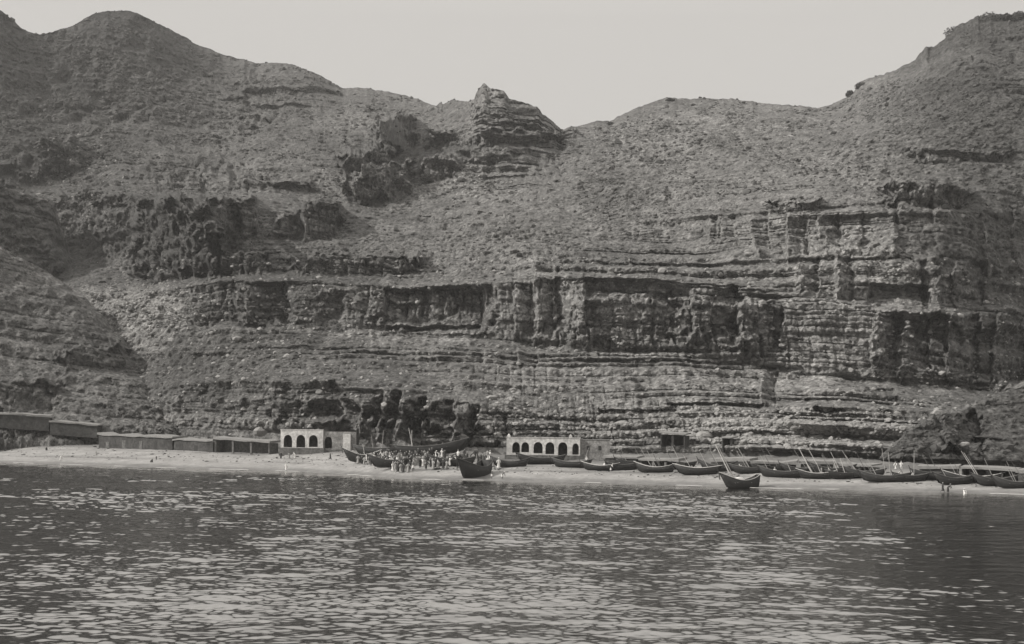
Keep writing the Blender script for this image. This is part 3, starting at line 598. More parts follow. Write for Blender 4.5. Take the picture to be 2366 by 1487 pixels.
shed(402, 492, 1018, 1021, 1040, 1045, BEACH, 4, 'dark low shed between the two longer beach sheds at the left')
shed(496, 622, 1016, 1024, 1046, 1050, BEACH, 4, 'long grey walled shed ending just left of the three-arched building', dark=M_MASON, openings=3)
shed(839, 881, 989, 990, 1020, 1022, BEACH, 4, 'dark square open hut right of the three-arched building', name='hut', cat='hut', openings=1, fwd=9)
shed(1410, 1446, 1006, 1004, 1030, 1032, BEACH, 4, 'small black-fronted hut just right of the white arcade', name='hut', cat='hut', openings=1, fwd=8)
shed(1526, 1582, 1003, 1006, 1018, 1022, MC, 4, 'wide flat hut under the cliff above the boats', name='hut', cat='hut', openings=2, fwd=7)
shed(1668, 1690, 1012, 1014, 1030, 1031, MC, 4, 'tiny hut with one dark doorway at the cliff foot', name='hut', cat='hut', openings=1, fwd=7)
shed(1398, 1470, 1058, 1061, 1080, 1083, BEACH, 3, 'low dark shed just right of the arcade wing')
shed(1480, 1566, 1064, 1068, 1084, 1087, BEACH, 3, 'low ruined shed behind the boat with two thin leaning poles', dark=M_MASON, openings=3)
shed(1642, 1730, 1067, 1066, 1088, 1090, BEACH, 3, 'dark shed behind the two pale leaning spars')
shed(1738, 1838, 1070, 1074, 1090, 1092, BEACH, 3, 'dark low shed behind the long boat with thick black side', openings=4)
shed(1850, 1925, 1072, 1073, 1091, 1093, BEACH, 3, 'short dark shed behind the brightest leaning poles')
shed(1936, 2012, 1077, 1080, 1092, 1096, BEACH, 3, 'low broken shed behind the thick pale spar', dark=M_MASON, openings=3)
shed(2124, 2212, 1084, 1083, 1106, 1110, BEACH, 3, 'dark shed right of the single upright mast')
shed(2222, 2345, 1083, 1090, 1110, 1116, BEACH, 3, 'long black shed behind the low boat with the pale bow', openings=4)
shed(2352, 2480, 1094, 1098, 1117, 1124, BEACH, 3, 'last dark shed cut by the right picture edge')
def drywall(px0, px1, y0, y1, h, label):
    n = 24; m = MB(); pts = []
    for i in range(n + 1):
        q = gp(px0 + (px1 - px0) * i / n, y0 + (y1 - y0) * i / n); pts.append(q)
    o = empty('stone_wall', pts[0]); tag(o, label, 'wall'); v = []; f = []
    for i, q in enumerate(pts):
        q = q - pts[0]; hh = h * random.uniform(.8, 1.15); v += [(q.x, q.y, q.z - 1), (q.x, q.y, q.z + hh), (q.x, q.y + .7, q.z + hh), (q.x, q.y + .7, q.z - 1)]
    for i in range(n):
        a = i * 4; b = a + 4; f += [(a, b, b+1, a+1), (a+1, b+1, b+2, a+2), (a+2, b+2, b+3, a+3)]
    f += [(0, 1, 2, 3), (n*4, n*4+3, n*4+2, n*4+1)]; m.add(v, f); m.build('wall', M_MASON, o)
drywall(1450, 2110, 1048, 1062, 0.9, 'low rough stone wall running along the terrace above the right boats')
drywall(2060, 2420, 1052, 1074, 1.0, 'rough stone wall at the foot of the dark hill on the far right')
drywall(960, 1165, 1040, 1046, 1.1, 'pale stone terrace wall behind the crowd left of the white arcade')

# ------------------------------------------------------------------ boats
def hull_mesh(L, B, D, rake=0.9, sheer=0.55, stern='point', thick=0.07, n=16, m_=9):
    """closed shell with an open top: bow towards -x"""
    outer = []; inner = []
    for i in range(n + 1):
        t = i / n; s = 2 * t - 1
        if stern == 'point': w_ = (1 - abs(s) ** 2.6) ** 0.75
        else: w_ = (1 - max(0, -s) ** 2.4) ** 0.8 * (1 - 0.35 * max(0, s) ** 2)
        w_ = max(w_, 0.02); top = D * (1 + sheer * abs(s) ** 2.2 * (1.25 if s < 0 else 0.9)); keel = D * 0.28 * (max(0, abs(s) - 0.55) / 0.45) ** 2 * (1 if (s < 0 or stern == 'point') else .35)
        for ring, tk in ((outer, 0), (inner, thick)):
            r = []
            for j in range(m_):
                a = math.pi * j / (m_ - 1); c_ = math.cos(a); q = abs(c_) ** 0.75 * (1 if c_ > 0 else -1); zf = 1 - math.sin(a) ** 0.8
                hw = max(B / 2 * w_ - tk, 0.004); z = keel + tk + (top - keel - tk) * zf
                x = (s * L / 2) * (1 + 0.0 * t); x += -rake * zf * D * max(0, -s) ** 3 + (rake * .7 * zf * D * max(0, s) ** 3 if stern == 'point' else .2 * zf * max(0, s) ** 3)
                r.append((x, hw * q, z))
            ring.append(r)
    v = []; f = []
    for ring in (outer, inner):
        for r in ring: v += r
    N_ = (n + 1) * m_
    for i in range(n):
        for j in range(m_ - 1):
            a = i * m_ + j; f.append((a, a + 1, a + m_ + 1, a + m_)); f.append((N_ + a, N_ + a + m_, N_ + a + m_ + 1, N_ + a + 1))
        for j in (0, m_ - 1):
            a = i * m_ + j; f.append((a, a + m_, N_ + a + m_, N_ + a))
    for i in (0, n):
        for j in range(m_ - 1):
            a = i * m_ + j; f.append((a, a + 1, N_ + a + 1, N_ + a))
        f.append(tuple(i * m_ + j for j in range(m_)))
    return v, f, [outer[i][0] for i in range(n + 1)], [outer[i][-1] for i in range(n + 1)]
rb_ = random.Random(21)
def boat(px_, py_, L, B, D, yaw, label, mat=M_HULL, stern='point', masts=(), strip=True, water=False, roll=0.0, sheer=.55, cargo=0, pitch=0, cat='boat', thick=.07, rake=.9):
    p = gp(px_, py_) if not water else at(px_, py_, -H / float(uv_of(px_, py_)[1]))
    n_own = len(masts)
    if px_ > 1440 and not water: masts = list(masts) + [(rb_.uniform(-.35, .35), rb_.uniform(2.6, 4.6), rb_.uniform(-.68, -.45), rb_.uniform(-.1, .15), rb_.uniform(.03, .055)) for _ in range(rb_.choice([1, 2, 2, 3]))]
    sheer *= rb_.uniform(.75, 1.5)
    o = empty('boat', (p.x, p.y, p.z - (0.25 if water else 0.02)), R(yaw)); o.rotation_euler = (R(roll), R(pitch), R(yaw)); tag(o, label, cat, 'boats along the beach')
    v, f, g0, g1 = hull_mesh(L, B, D, rake=rake, sheer=sheer, stern=stern); MB().add(v, f).build('hull', mat, o, True)
    m = MB(); m.tube([(a[0], a[1], a[2] + .03) for a in g0], .055, 5); m.tube([(a[0], a[1], a[2] + .03) for a in g1], .055, 5); m.build('gunwale', M_PALE if strip else M_INNER, o)
    m = MB(); s0 = g0[0]; m.tube([(s0[0] + .25, 0, s0[2] - .8 * D), (s0[0], 0, s0[2] - .1), (s0[0] - .18 * D, 0, s0[2] + .4 * D)], [.09, .08, .05], 6); m.build('stem_post', mat, o)
    for k in range(3):
        x = (-.22 + .22 * k) * L; w_ = B * .46; m = MB(); m.box((x - .12, -w_, D * .72), (x + .12, w_, D * .78)); m.build('thwart', M_INNER, o)
    for km, (mx_, h_, lean, side, r_) in enumerate(masts):
        m = MB(); zb = D * .35; h_ *= 1.12; r_ *= 1.5; m.tube([(mx_ * L, 0, zb), (mx_ * L + lean * h_ * .5, side * h_ * .5, zb + h_ * .5), (mx_ * L + lean * h_, side * h_, zb + h_)], [r_, r_ * .85, r_ * .5], 6); m.build('mast', (M_PALE if ('pale' in label or 'bright' in label) else M_SPAR) if km < n_own else rb_.choice([M_SPAR, M_INNER]), o)
    if cargo:
        m = MB(); x0, x1 = -.3 * L, .12 * L; n = 8; vs = []; fs = []
        for i in range(n + 1):
            x = x0 + (x1 - x0) * i / n; zt = D * (.85 + .5 * math.sin(math.pi * i / n)) + random.uniform(-.06, .06)
            vs += [(x, -B * .4, D * .7), (x, -B * .2, zt), (x, B * .2, zt), (x, B * .4, D * .7)]
        for i in range(n):
            a = i * 4; fs += [(a, a+4, a+5, a+1), (a+1, a+5, a+6, a+2), (a+2, a+6, a+7, a+3)]
        m.add(vs, fs); m.build('canvas_cover', M_CANVAS, o)
    return o
boat(838, 1067, 6.6, 2.0, 1.7, 12, 'dark boat with tall pale prow at the left end of the crowd', masts=[(.1, 3.2, -.2, 0, .05)], sheer=.9, cat='boat')
boat(1000, 1052, 15.0, 3.0, 2.3, 8, 'largest black dhow drawn up behind the crowd with pale bow end', masts=[(-.28, 5.5, -.1, 0, .08), (-.33, 5.0, .15, 0, .07)], strip=False, sheer=.35, cat='dhow', pitch=-7)
boat(908, 1080, 8.5, 2.2, 1.6, 12, 'black boat half hidden among the people left of centre', strip=False)
boat(1046, 1076, 8.5, 2.0, 1.4, 6, 'long dark boat low on the sand right of the crowd', strip=False)
boat(1098, 1107, 8.5, 4.2, 2.9, 58, 'broad black boat afloat at the water edge in the middle', stern='transom', water=True, masts=[(.0, 4.0, .1, 0, .06)], cargo=0, strip=False)
boat(1180, 1079, 6.6, 1.7, 1.25, -6, 'dark boat directly below the left end of the white arcade', strip=False)
boat(1252, 1072, 9.0, 2.0, 1.3, 10, 'longest dark boat in front of the white arcade', strip=False)
boat(1322, 1080, 7.2, 1.7, 1.2, -12, 'dark boat below the right end of the white arcade', masts=[(.3, 3.4, .35, 0, .05)], strip=False)
boat(1388, 1087, 6.6, 1.7, 1.1, -12, 'dark boat with two pale bundles right of the arcade', strip=True)
boat(1515, 1092, 7.0, 1.8, 1.2, -14, 'beached boat with two thin leaning poles before the dark shed', masts=[(-.05, 4.3, -.62, 0, .05), (.08, 3.6, -.6, .1, .05)])
boat(1613, 1097, 7.6, 2.1, 1.45, -10, 'wide beached boat with pale rim, left of the two pale leaning spars', masts=[(-.12, 3.0, -.6, 0, .04)])
boat(1714, 1127, 6.3, 2.5, 1.7, 18, 'boat afloat with pale canvas cover at the right water edge', stern='transom', water=True, cargo=1, masts=[(-.2, 6.8, -.5, .1, .09), (-.12, 6.4, -.52, .1, .08)], sheer=.8)
boat(1733, 1094, 6.2, 1.7, 1.25, -8, 'dark boat behind the canvas covered boat', masts=[(.05, 4.6, -.58, 0, .07)], strip=False)
boat(1812, 1103, 8.2, 1.9, 1.2, -12, 'long dark boat with thick black side between leaning poles', strip=False, masts=[(-.3, 3.6, -.55, 0, .05)])
boat(1888, 1106, 6.2, 1.8, 1.1, -10, 'beached boat under the brightest pair of leaning poles', masts=[(-.1, 4.9, -.52, 0, .08), (-.06, 2.8, -.6, 0, .07), (.15, 2.4, -.4, 0, .05)])
boat(1955, 1106, 6.8, 1.9, 1.15, 8, 'beached boat with bow to the right, beside a thick pale spar', strip=False, masts=[(.0, 3.2, -.35, 0, .07), (.42, 3.6, -.75, 0, .09), (-.2, 3, -.4, 0, .05)])
boat(2046, 1113, 8.0, 1.9, 1.2, -12, 'dark boat with people on board near the upright mast', strip=False, masts=[(-.15, 3.4, -.55, 0, .06), (.12, 4.6, -.1, 0, .06), (.02, 5.2, -.15, 0, .05)])
boat(2250, 1114, 9.5, 2.1, 1.1, -12, 'long low boat with a pale bow before the black shed', strip=True, masts=[(.1, 4.8, -.6, 0, .05), (.14, 4.5, -.62, 0, .05)])
boat(2352, 1128, 7.0, 2.0, 1.2, -10, 'half seen dark boat at the right edge of the beach', strip=False)
boat(2105, 1112, 5.4, 1.6, 1.1, 6, 'short dark boat under the single upright mast', strip=False, masts=[(.1, 4.9, 0, 0, .05)])

boat(872, 1053, 9.0, 2.3, 1.8, -6, 'black hulk in shade behind the tall prowed boat', strip=False, sheer=.3, masts=[(.1, 5.0, .1, 0, .06), (-.1, 4.2, -.15, 0, .05)])
boat(1660, 1090, 6.0, 1.7, 1.3, -14, 'small black boat squeezed behind the canvas covered boat', strip=False)
boat(1778, 1091, 6.4, 1.7, 1.2, 5, 'black boat in the back row above the long dark boat', strip=False)
boat(1850, 1096, 6.0, 1.7, 1.3, -4, 'black boat in the back row left of the brightest poles', strip=False)
boat(2000, 1104, 6.2, 1.7, 1.3, -10, 'black boat squeezed between the thick pale spar and the upright mast', strip=False)
boat(2206, 1119, 6.2, 1.7, 1.2, 4, 'black boat overlapping the left end of the low pale bowed boat', strip=False)
boat(2300, 1122, 6.4, 1.8, 1.3, -6, 'black boat between the pale bowed boat and the last one at the edge', strip=False)
boat(1440, 1086, 5.6, 1.6, 1.2, 8, 'small black boat left of the back row under the dark shed', strip=False)
boat(1468, 1082, 6.6, 1.8, 1.3, 5, 'black boat against the shed between the arcade wing and the poles', strip=False, masts=[(-.2, 3.4, -.5, 0, .05)])
boat(1925, 1097, 7.5, 1.9, 1.3, -6, 'black boat in the second row behind the thick pale spar', strip=False, masts=[(-.3, 4.2, -.55, 0, .06), (.2, 3.6, -.5, 0, .06)])
boat(2158, 1108, 6.5, 1.9, 1.3, -5, 'black boat in shade right of the single upright mast', strip=False)
boat(1570, 1083, 6.0, 1.7, 1.2, 4, 'black boat in the second row left of the wide pale rimmed boat', strip=False, masts=[(.1, 3.8, -.5, 0, .05)])

# ------------------------------------------------------------------ people
def skin_body(joints, edges):
    me = bpy.data.meshes.new('person'); me.from_pydata([j[:3] for j in joints], edges, []); o = bpy.data.objects.new('tmp_body', me); COL.objects.link(o)
    m = o.modifiers.new('s', 'SKIN'); m.use_smooth_shade = True; sv = me.skin_vertices[0].data
    for i, j in enumerate(joints): sv[i].radius = (j[3], j[4] if len(j) > 4 else j[3]); sv[i].use_root = (i == 0)
    s = o.modifiers.new('d', 'SUBSURF'); s.levels = 1; s.render_levels = 1
    dg = bpy.context.evaluated_depsgraph_get(); ev = o.evaluated_get(dg); out = bpy.data.meshes.new_from_object(ev); bpy.data.objects.remove(o); out.name = 'person'; out.materials.clear(); out.materials.append(M_SKIN); return out
def body(pose):
    """x right, facing -y"""
    stand = dict(hip=.93, lean=0.0, lk=(.11, -.03, .50), lf=(.12, .02, .07), rk=(-.11, -.03, .50), rf=(-.12, .02, .07), le=(.30, .02, 1.13), lh=(.31, -.10, .90), re=(-.30, .02, 1.13), rh=(-.31, -.10, .90))
    if pose == 'walk': stand.update(lk=(.11, -.2, .52), lf=(.12, -.3, .07), rk=(-.11, .08, .50), rf=(-.12, .36, .12), le=(.29, .14, 1.14), lh=(.28, .02, .92), re=(-.29, -.1, 1.14), rh=(-.28, -.3, .98))
    if pose == 'reach': stand.update(le=(.36, -.18, 1.36), lh=(.34, -.42, 1.55), re=(-.3, -.25, 1.2), rh=(-.25, -.5, 1.25), lean=-.06)
    if pose == 'bend': stand.update(lean=-.36, le=(.28, -.5, 1.0), lh=(.2, -.62, .75), re=(-.28, -.5, 1.0), rh=(-.2, -.66, .75), lk=(.12, -.15, .5), rk=(-.12, -.05, .5))
    if pose == 'sit': stand.update(hip=.26, lk=(.17, -.40, .44), lf=(.15, -.55, .07), rk=(-.17, -.40, .44), rf=(-.15, -.55, .07), le=(.28, -.2, .52), lh=(.16, -.40, .50), re=(-.28, -.2, .52), rh=(-.16, -.42, .50))
    s = stand; h = s['hip']; ln = s['lean']; dn = .1 * abs(ln) / .36
    P = lambda y, z, r, r2=None: (0, y, z, r, r2 or r)
    J = [(0, 0, h, .145, .115), (0, ln * .45, h + .24 - dn * .3, .13, .10), (0, ln * .95, h + .46 - dn, .155, .105), (0, ln * 1.15, h + .56 - dn * 1.3, .058, .058), (0, ln * 1.3 - .01, h + .66 - dn * 1.6, .085, .095), (0, ln * 1.4 - .01, h + .76 - dn * 2, .072, .08)]
    E = [(0, 1), (1, 2), (2, 3), (3, 4), (4, 5)]
    def add(par, *pts):
        for q in pts: J.append(q); E.append((par, len(J) - 1)); par = len(J) - 1
        return par
    sh = h + .47 - dn; lz = sh - 1.40
    for sx, k in ((1, 'l'), (-1, 'r')):
        e = s[k + 'e']; hd = s[k + 'h']; kn = s[k + 'k']; ft = s[k + 'f']
        shp = (sx * .19, ln * .95, sh - .02, .055)
        w1 = add(2, shp, (e[0], e[1], e[2], .042), (hd[0], hd[1], hd[2], .027), (hd[0], hd[1] - .03, hd[2] - .07, .036))
        add(0, (sx * .10, 0, h - .06, .088), (kn[0], kn[1], kn[2], .058), (ft[0], ft[1], ft[2], .036), (ft[0], ft[1] - .13, .045, .032))
    me = skin_body(J, E)
    # fingers, nose, ears joined into the same mesh
    mb = MB()
    for k, sx in (('l', 1), ('r', -1)):
        hd = Vector(s[k + 'h']) + Vector((0, -.03, -.07))
        for i, (dx, ln_) in enumerate(((-.024, .065), (-.008, .078), (.008, .074), (.024, .056))):
            a = hd + Vector((dx, -.01, -.02)); mb.tube([a, a + Vector((0, -.02, -ln_ * .6)), a + Vector((0, .0, -ln_))], [.010, .009, .006], 5)
        a = hd + Vector((-sx * .03, -.01, .02)); mb.tube([a, a + Vector((-sx * .025, -.02, -.03)), a + Vector((-sx * .022, -.03, -.055))], [.011, .010, .007], 5)
    hy, hz = ln * 1.35 - .01, h + .70 - dn * 1.8
    mb.tube([(0, hy - .085, hz + .01), (0, hy - .115, hz - .025), (0, hy - .088, hz - .035)], [.010, .016, .012], 5)
    for sx in (1, -1): mb.tube([(sx * .075, hy, hz - .02), (sx * .092, hy + .01, hz), (sx * .075, hy, hz + .03)], .013, 5)
    b = bmesh.new(); b.from_mesh(me); t = bpy.data.meshes.new('t'); t.from_pydata(mb.v, [], mb.f); b.from_mesh(t); b.to_mesh(me); b.free(); bpy.data.meshes.remove(t)
    return me, s, (hy, hz)
def loft(rings, n=14):
    v = []; f = []
    for (cx, cy, cz, rx, ry) in rings:
        for k in range(n):
            a = 6.2832 * k / n; w_ = 1 + .06 * math.sin(a * 5 + cz * 3); v.append((cx + rx * math.cos(a) * w_, cy + ry * math.sin(a) * w_, cz))
    for i in range(len(rings) - 1):
        for k in range(n): f.append((i*n+k, i*n+(k+1) % n, (i+1)*n+(k+1) % n, (i+1)*n+k))
    return v, f
PROTO = {}
def person_proto(pose, dress):
    key = (pose, dress)
    if key in PROTO: return PROTO[key]
    me, s, (hy, hz) = body(pose); parts = []; h = s['hip']; ln = s['lean']; dn = .1 * abs(ln) / .36
    mat = {'white': M_WHITE, 'grey': M_GREY, 'dark': M_BLACK, 'loin': M_WHITE}[dress]
    m = MB(); wy = -.02
    if pose == 'sit': rings = [(0, -.25, .06, .30, .36), (0, -.22, .3, .28, .33), (0, -.12, .45, .24, .24), (0, 0, .55, .19, .16), (0, 0, h + .4, .205, .14), (0, 0, h + .5, .16, .1), (0, 0, h + .55, .075, .075)]
    elif dress == 'loin': rings = [(0, wy, .55, .21, .17), (0, 0, .75, .19, .15), (0, 0, .98, .165, .14)]
    else:
        rings = [(0, wy, .20 if pose != 'walk' else .25, .24, .24 if pose == 'walk' else .2), (0, wy, .55, .215, .19), (0, 0, .90, .185, .155), (0, ln * .4, h + .2, .175, .15), (0, ln * .95, h + .40 - dn, .215, .14), (0, ln * .98, h + .5 - dn, .16, .11), (0, ln * 1.1, h + .55 - dn * 1.2, .075, .075)]
    m.add(*loft(rings)); robe = (m, mat, 'robe' if dress != 'loin' else 'loincloth')
    if dress != 'loin':
        for k in 'lr':
            e = Vector(s[k + 'e']); hd = Vector(s[k + 'h']); sh = Vector(((.17 if k == 'l' else -.17), ln * .95, h + .45 - dn))
            m.tube([sh, e, e.lerp(hd, .6)], [.085, .075, .065], 8)
    t = MB(); v, f = loft([(0, hy, hz + .015, .092, .105), (0, hy, hz + .05, .115, .125), (0, hy + .005, hz + .10, .10, .11), (0, hy + .01, hz + .135, .05, .05), (0, hy + .01, hz + .14, .005, .005)], 10); t.add(v, f)
    PROTO[key] = (me, robe, (t, M_WHITE if dress in ('white', 'loin') else (M_GREY if dress == 'dark' else M_BLACK), 'turban')); return PROTO[key]
BUILT = {}
def person(px_, py_, pose, dress, yaw, label, group=None, scale=1.0, dz=0.0, Y=None):
    p = gp(px_, py_) if Y is None else at(px_, py_, Y)
    key = (pose, dress)
    if key not in BUILT:
        me, robe, tur = person_proto(pose, dress); o = bpy.data.objects.new('person', me); COL.objects.link(o)
        ch = [robe[0].build(robe[2], robe[1], o, True), tur[0].build(tur[2], tur[1], o, True)]; BUILT[key] = (me, ch)
    else:
        me, ch0 = BUILT[key]; o = bpy.data.objects.new('person', me); COL.objects.link(o)
        for c in ch0:
            q = c.copy(); COL.objects.link(q); q.parent = o
    o.location = (p.x, p.y, p.z + dz); o.rotation_euler = (0, 0, R(yaw)); o.scale = (scale,) * 3
    tag(o, label, 'person', group); return o
# the few one can single out
person(107, 1040, 'sit', 'dark', 30, 'person in dark clothes sitting alone on the sand at the far left')
person(140, 1064, 'bend', 'white', 60, 'person in white bending down near the water at the far left')
person(352, 1068, 'sit', 'dark', -40, 'dark clothed person sitting near the water below the long shed')
person(361, 1062, 'stand', 'dark', 10, 'small dark figure standing beside the one seated near the water', scale=.6)
person(222, 1052, 'stand', 'grey', 0, 'small grey figure standing on the bare left sand', scale=.7)
person(649, 1060, 'stand', 'dark', 0, 'person in dark clothes below the left corner of the three-arched building')
person(668, 1060, 'walk', 'grey', 40, 'person in grey walking below the three-arched building')
person(682, 1059, 'bend', 'white', -40, 'person in white stooping below the first arch of the left building')
person(661, 1087, 'stand', 'white', 180, 'person in white standing alone in the shallows left of the boats')
person(763, 1062, 'walk', 'dark', 80, 'dark clothed person walking on the sand left of the first boat')
person(1152, 1083, 'stand', 'white', 20, 'tall person in white robe right of the broad black boat', scale=1.35)
person(1160, 1107, 'bend', 'loin', 70, 'person in white loincloth bending at the water right of the broad black boat')
person(1136, 1106, 'reach', 'loin', 110, 'person in loincloth pushing the broad black boat from the right')
person(1166, 1040, 'stand', 'white', 0, 'person in white standing at the left corner of the white arcade')
person(1229, 1048, 'reach', 'white', 0, 'person in white before the third arch of the white arcade')
person(1355, 1072, 'stand', 'white', 0, 'person in white behind the boat below the arcade wing')
person(2208, 1096, 'stand', 'white', 0, 'person in white standing at the pale bow before the black shed')
person(2228, 1142, 'sit', 'white', 30, 'person in white sitting at the water edge at the far right')
person(2178, 1137, 'walk', 'dark', 60, 'dark clothed person wading at the far right water edge')
person(2190, 1138, 'bend', 'dark', 100, 'dark clothed person bending at the far right water edge')
person(1745, 1076, 'stand', 'white', 20, 'person in white behind the canvas covered boat')
person(2009, 1112, 'bend', 'dark', 40, 'dark clothed person stooping under the thick pale spar')
zones = [  # px0, px1, py0, py1, n, phrase
 (812, 868, 1062, 1076, 16, 'by the boat with the tall prow'), (868, 900, 1058, 1082, 22, 'right of the tall prowed boat'), (900, 955, 1062, 1094, 46, 'before the half hidden boat'),
 (955, 1012, 1056, 1086, 34, 'before the largest black dhow'), (1012, 1070, 1056, 1086, 24, 'around the long low boat'), (1070, 1140, 1058, 1080, 16, 'behind the broad black boat')]
poses = ['stand', 'stand', 'walk', 'reach', 'bend', 'stand']; dresses = ['white', 'dark', 'dark', 'dark', 'loin', 'grey', 'dark', 'dark', 'dark', 'grey', 'dark', 'dark', 'grey']
dname = {'white': 'white robe', 'dark': 'dark clothes', 'loin': 'white loincloth', 'grey': 'grey robe'}; pn = {'stand': 'standing', 'walk': 'walking', 'reach': 'reaching', 'bend': 'stooping'}
rp = random.Random(3)
for x0, x1, y0, y1, n, ph in zones:
    for i in range(n):
        q = rp.random(); d_ = rp.choice(dresses); po = rp.choice(poses); f_ = (i + rp.random()) / n; xx = x0 + (x1 - x0) * f_
        w1 = 'front' if q > .66 else ('middle' if q > .33 else 'back'); w2 = 'left' if f_ < .33 else ('centre' if f_ < .67 else 'right')
        person(xx, y0 + (y1 - y0) * q, po, d_, rp.uniform(-180, 180), '%s person in %s, %s %s of those %s' % (pn[po], dname[d_], w1, w2, ph), 'crowd on the beach', rp.uniform(1.12, 1.3))
for (xx, yy, d_, lb) in [(1397, 1086, 'white', 'person in white at the bow of the boat right of the arcade'), (1411, 1088, 'white', 'person in white at the stern of the boat right of the arcade'), (1708, 1092, 'white', 'person in white left of the boat behind the canvas cover'),
        (1790, 1100, 'white', 'person in white leaning in the long dark boat with thick black side'), (1602, 1094, 'white', 'person in white inside the wide boat with pale rim'), (2078, 1108, 'white', 'person in white low in the boat near the upright mast'),
        (2070, 1085, 'white', 'left one of two people in white on the bank behind the upright mast'), (2082, 1085, 'white', 'right one of two people in white on the bank behind the upright mast'), (1880, 1096, 'white', 'person in white among the brightest leaning poles'), (1898, 1098, 'grey', 'person in grey among the brightest leaning poles'),
        (1915, 1102, 'white', 'person in white between the two beached boats under poles'), (1957, 1100, 'grey', 'person in grey beside the thick pale spar'), (2026, 1100, 'grey', 'person in grey at the left end of the boat near the upright mast')]:
    person(xx, yy, rp.choice(['stand', 'bend', 'reach']), d_, rp.uniform(-90, 90), lb, 'people among the right boats')

# ------------------------------------------------------------------ boulders and ridge trees
def boulder(px_, py_, r, curves, label, mat=M_STONE, flat=.7):
    p = pick(curves, px_, py_); v = IV2 * 1.0; s = np.random.default_rng(int(px_ * 3 + py_)); off = s.uniform(0, 50)
    n = fbm(v[:, 0] * 1.3 + off, v[:, 1] * 1.3 + v[:, 2] * 2 + off, 3, 3); v = v * (1 + .35 * n[:, None]) * np.array([1.2, 1, flat]) * r
    o = tri_obj('boulder', v, IF2, mat); o.location = (p.x, p.y - r * .2, p.z + r * .25); tag(o, label, 'boulder')
for a in [(2300, 1054, 1.7, BEACH, 'large pale boulder above the black shed at the far right'), (2340, 1056, 1.2, BEACH, 'grey boulder right of the large pale one at the right edge'),
          (2227, 1030, 1.0, HILL_R, 'small pale boulder on the dark hill at the far right'), (615, 1000, 2.6, MC, 'rounded pale rock just left of the three-arched building'), (645, 985, 1.4, MC, 'pale rock above the left corner of the three-arched building'),
          (1435, 985, 1.6, MC, 'bright pale rock on the slope above the arcade wing'), (1625, 1012, 1.9, MC, 'left pale boulder of the pair between the two huts under the cliff'), (1600, 1010, 1.5, MC, 'pale boulder right beside the wide flat hut'),
          (1850, 1018, 2.0, MC, 'large pale boulder at the cliff foot above the long dark shed'), (1892, 1022, 2.0, MC, 'block-like pale boulder above the brightest leaning poles'), (1930, 1015, 1.6, MC, 'pale boulder right of the block-like one at the cliff foot'),
          (1780, 1000, 1.5, MC, 'pale boulder on the ledge above the canvas covered boat'), (1965, 1030, 1.7, MC, 'low pale boulder behind the thick pale spar'), (2060, 1048, 1.1, BEACH, 'pale boulder on the terrace left of the upright mast')]: boulder(*a)
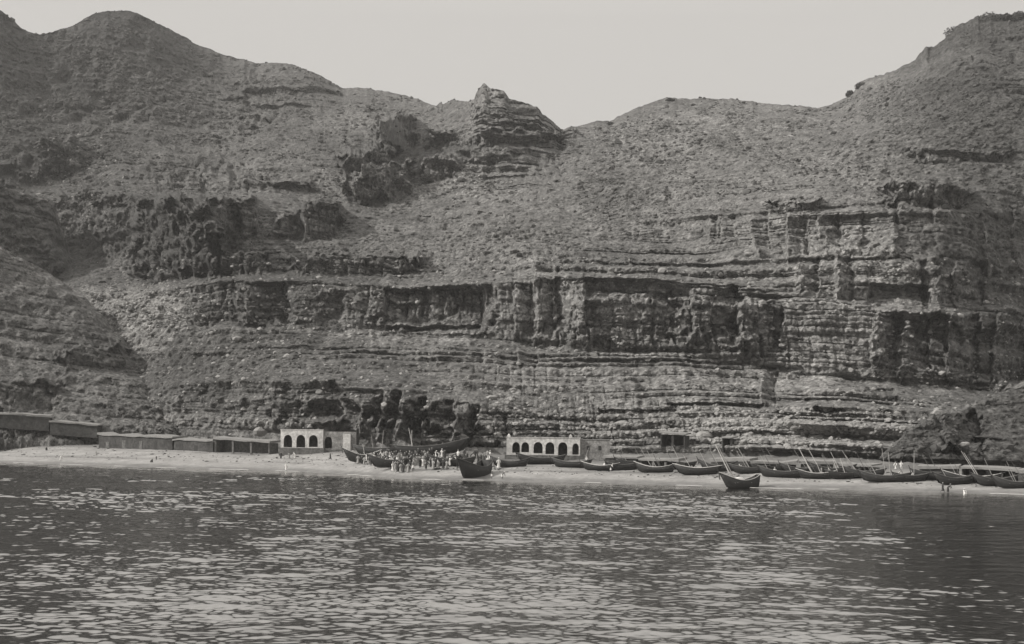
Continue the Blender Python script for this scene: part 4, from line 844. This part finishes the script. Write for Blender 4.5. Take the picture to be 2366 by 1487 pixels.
def tree(px_, py_, ch, cw, label, Yd):
    p = at(px_, py_ + 5, Yd - 12); o = empty('tree', (p.x, p.y, p.z - ch * .42)); tag(o, label, 'tree', 'trees on the skyline'); r = np.random.default_rng(int(px_))
    m = MB(); hT = ch * .45; m.tube([(0, 0, -1.5), (.1, 0, hT * .6), (.2, 0, hT * 1.3)], [.35, .28, .15], 7)
    for k in range(5):
        a = 1.25 * k; m.tube([(.1, 0, hT * .6), (math.cos(a) * cw * .25, math.sin(a) * cw * .25, hT * 1.3), (math.cos(a) * cw * .4, math.sin(a) * cw * .4, hT * 1.7)], [.16, .1, .04], 5)
    m.build('trunk', M_TRUNK, o)
    n = 900; d = r.normal(size=(n, 3)); d /= np.linalg.norm(d, axis=1)[:, None]; rad = r.uniform(.35, 1, n) ** .6 * (1 + .3 * fbm(d[:, 0] * 2 + px_, d[:, 1] * 2 + d[:, 2] * 3, 3, 2))
    c = d * rad[:, None] * np.array([cw / 2, cw / 2, ch * .4]) + np.array([0, 0, ch * .55]); s = r.uniform(.18, .5, n)
    a1_ = r.normal(size=(n, 3)); a1_ /= np.linalg.norm(a1_, axis=1)[:, None]; b1_ = np.cross(a1_, r.normal(size=(n, 3))); b1_ /= np.linalg.norm(b1_, axis=1)[:, None]
    v = np.stack([c + a1_ * s[:, None], c + b1_ * s[:, None] * .7, c - a1_ * s[:, None], c - b1_ * s[:, None] * .7], 1).reshape(-1, 3)
    q = tri_obj('crown', v, np.arange(n * 4).reshape(n, 4), M_SCRUB); q.parent = o
for a in [(1963, 214, 5.5, 4.0, 'small lone tree in the notch of the right skyline', 812), (1990, 196, 5.0, 7, 'low wide tree at the step of the right skyline', 800), (2150, 112, 4.0, 6, 'small tree midway up the right skyline', 775),
          (2205, 74, 7.5, 10, 'round crowned tree on the upper right skyline', 765), (2235, 62, 6, 8, 'low tree just right of the round crowned one on the skyline', 762), (2285, 40, 6.5, 13, 'broad flat crowned tree on the highest right summit', 752),
          (2325, 38, 5, 7, 'small tree between the broad one and the picture edge on the right summit', 750), (2355, 36, 7, 8, 'last tree at the right edge of the summit skyline', 750), (1410, 284, 3.5, 5, 'small bush-like tree on the saddle right of the craggy peak', 835), (1548, 228, 3.2, 5, 'small tree on the rounded middle skyline hump', 855)]: tree(*a)

# ------------------------------------------------------------------ thin haze added to lift the dark tones
bpy.context.view_layer.update(); lo = [1e9] * 3; hi = [-1e9] * 3
for o in COL.objects:
    if o.type != 'MESH': continue
    for c_ in o.bound_box:
        q = o.matrix_world @ Vector(c_)
        for k in range(3): lo[k] = min(lo[k], q[k]); hi[k] = max(hi[k], q[k])
m = MB().box((lo[0] - 5, min(lo[1], -60) - 5, lo[2] - 1), (hi[0] + 5, hi[1] + 5, hi[2] + 3))
hm = bpy.data.materials.new('tone_lift_haze'); hm.use_nodes = True; N = hm.node_tree; N.nodes.remove(N.nodes['Principled BSDF'])
pv = N.nodes.new('ShaderNodeVolumePrincipled'); pv.inputs['Density'].default_value = 0.00009; pv.inputs['Color'].default_value = (0.9, 0.89, 0.87, 1); pv.inputs['Anisotropy'].default_value = 0.2
N.links.new(pv.outputs[0], N.nodes['Material Output'].inputs['Volume'])
tag(m.build('haze', hm), 'thin added haze that lifts the dark tones of the cliffs', 'haze', kind='stuff')
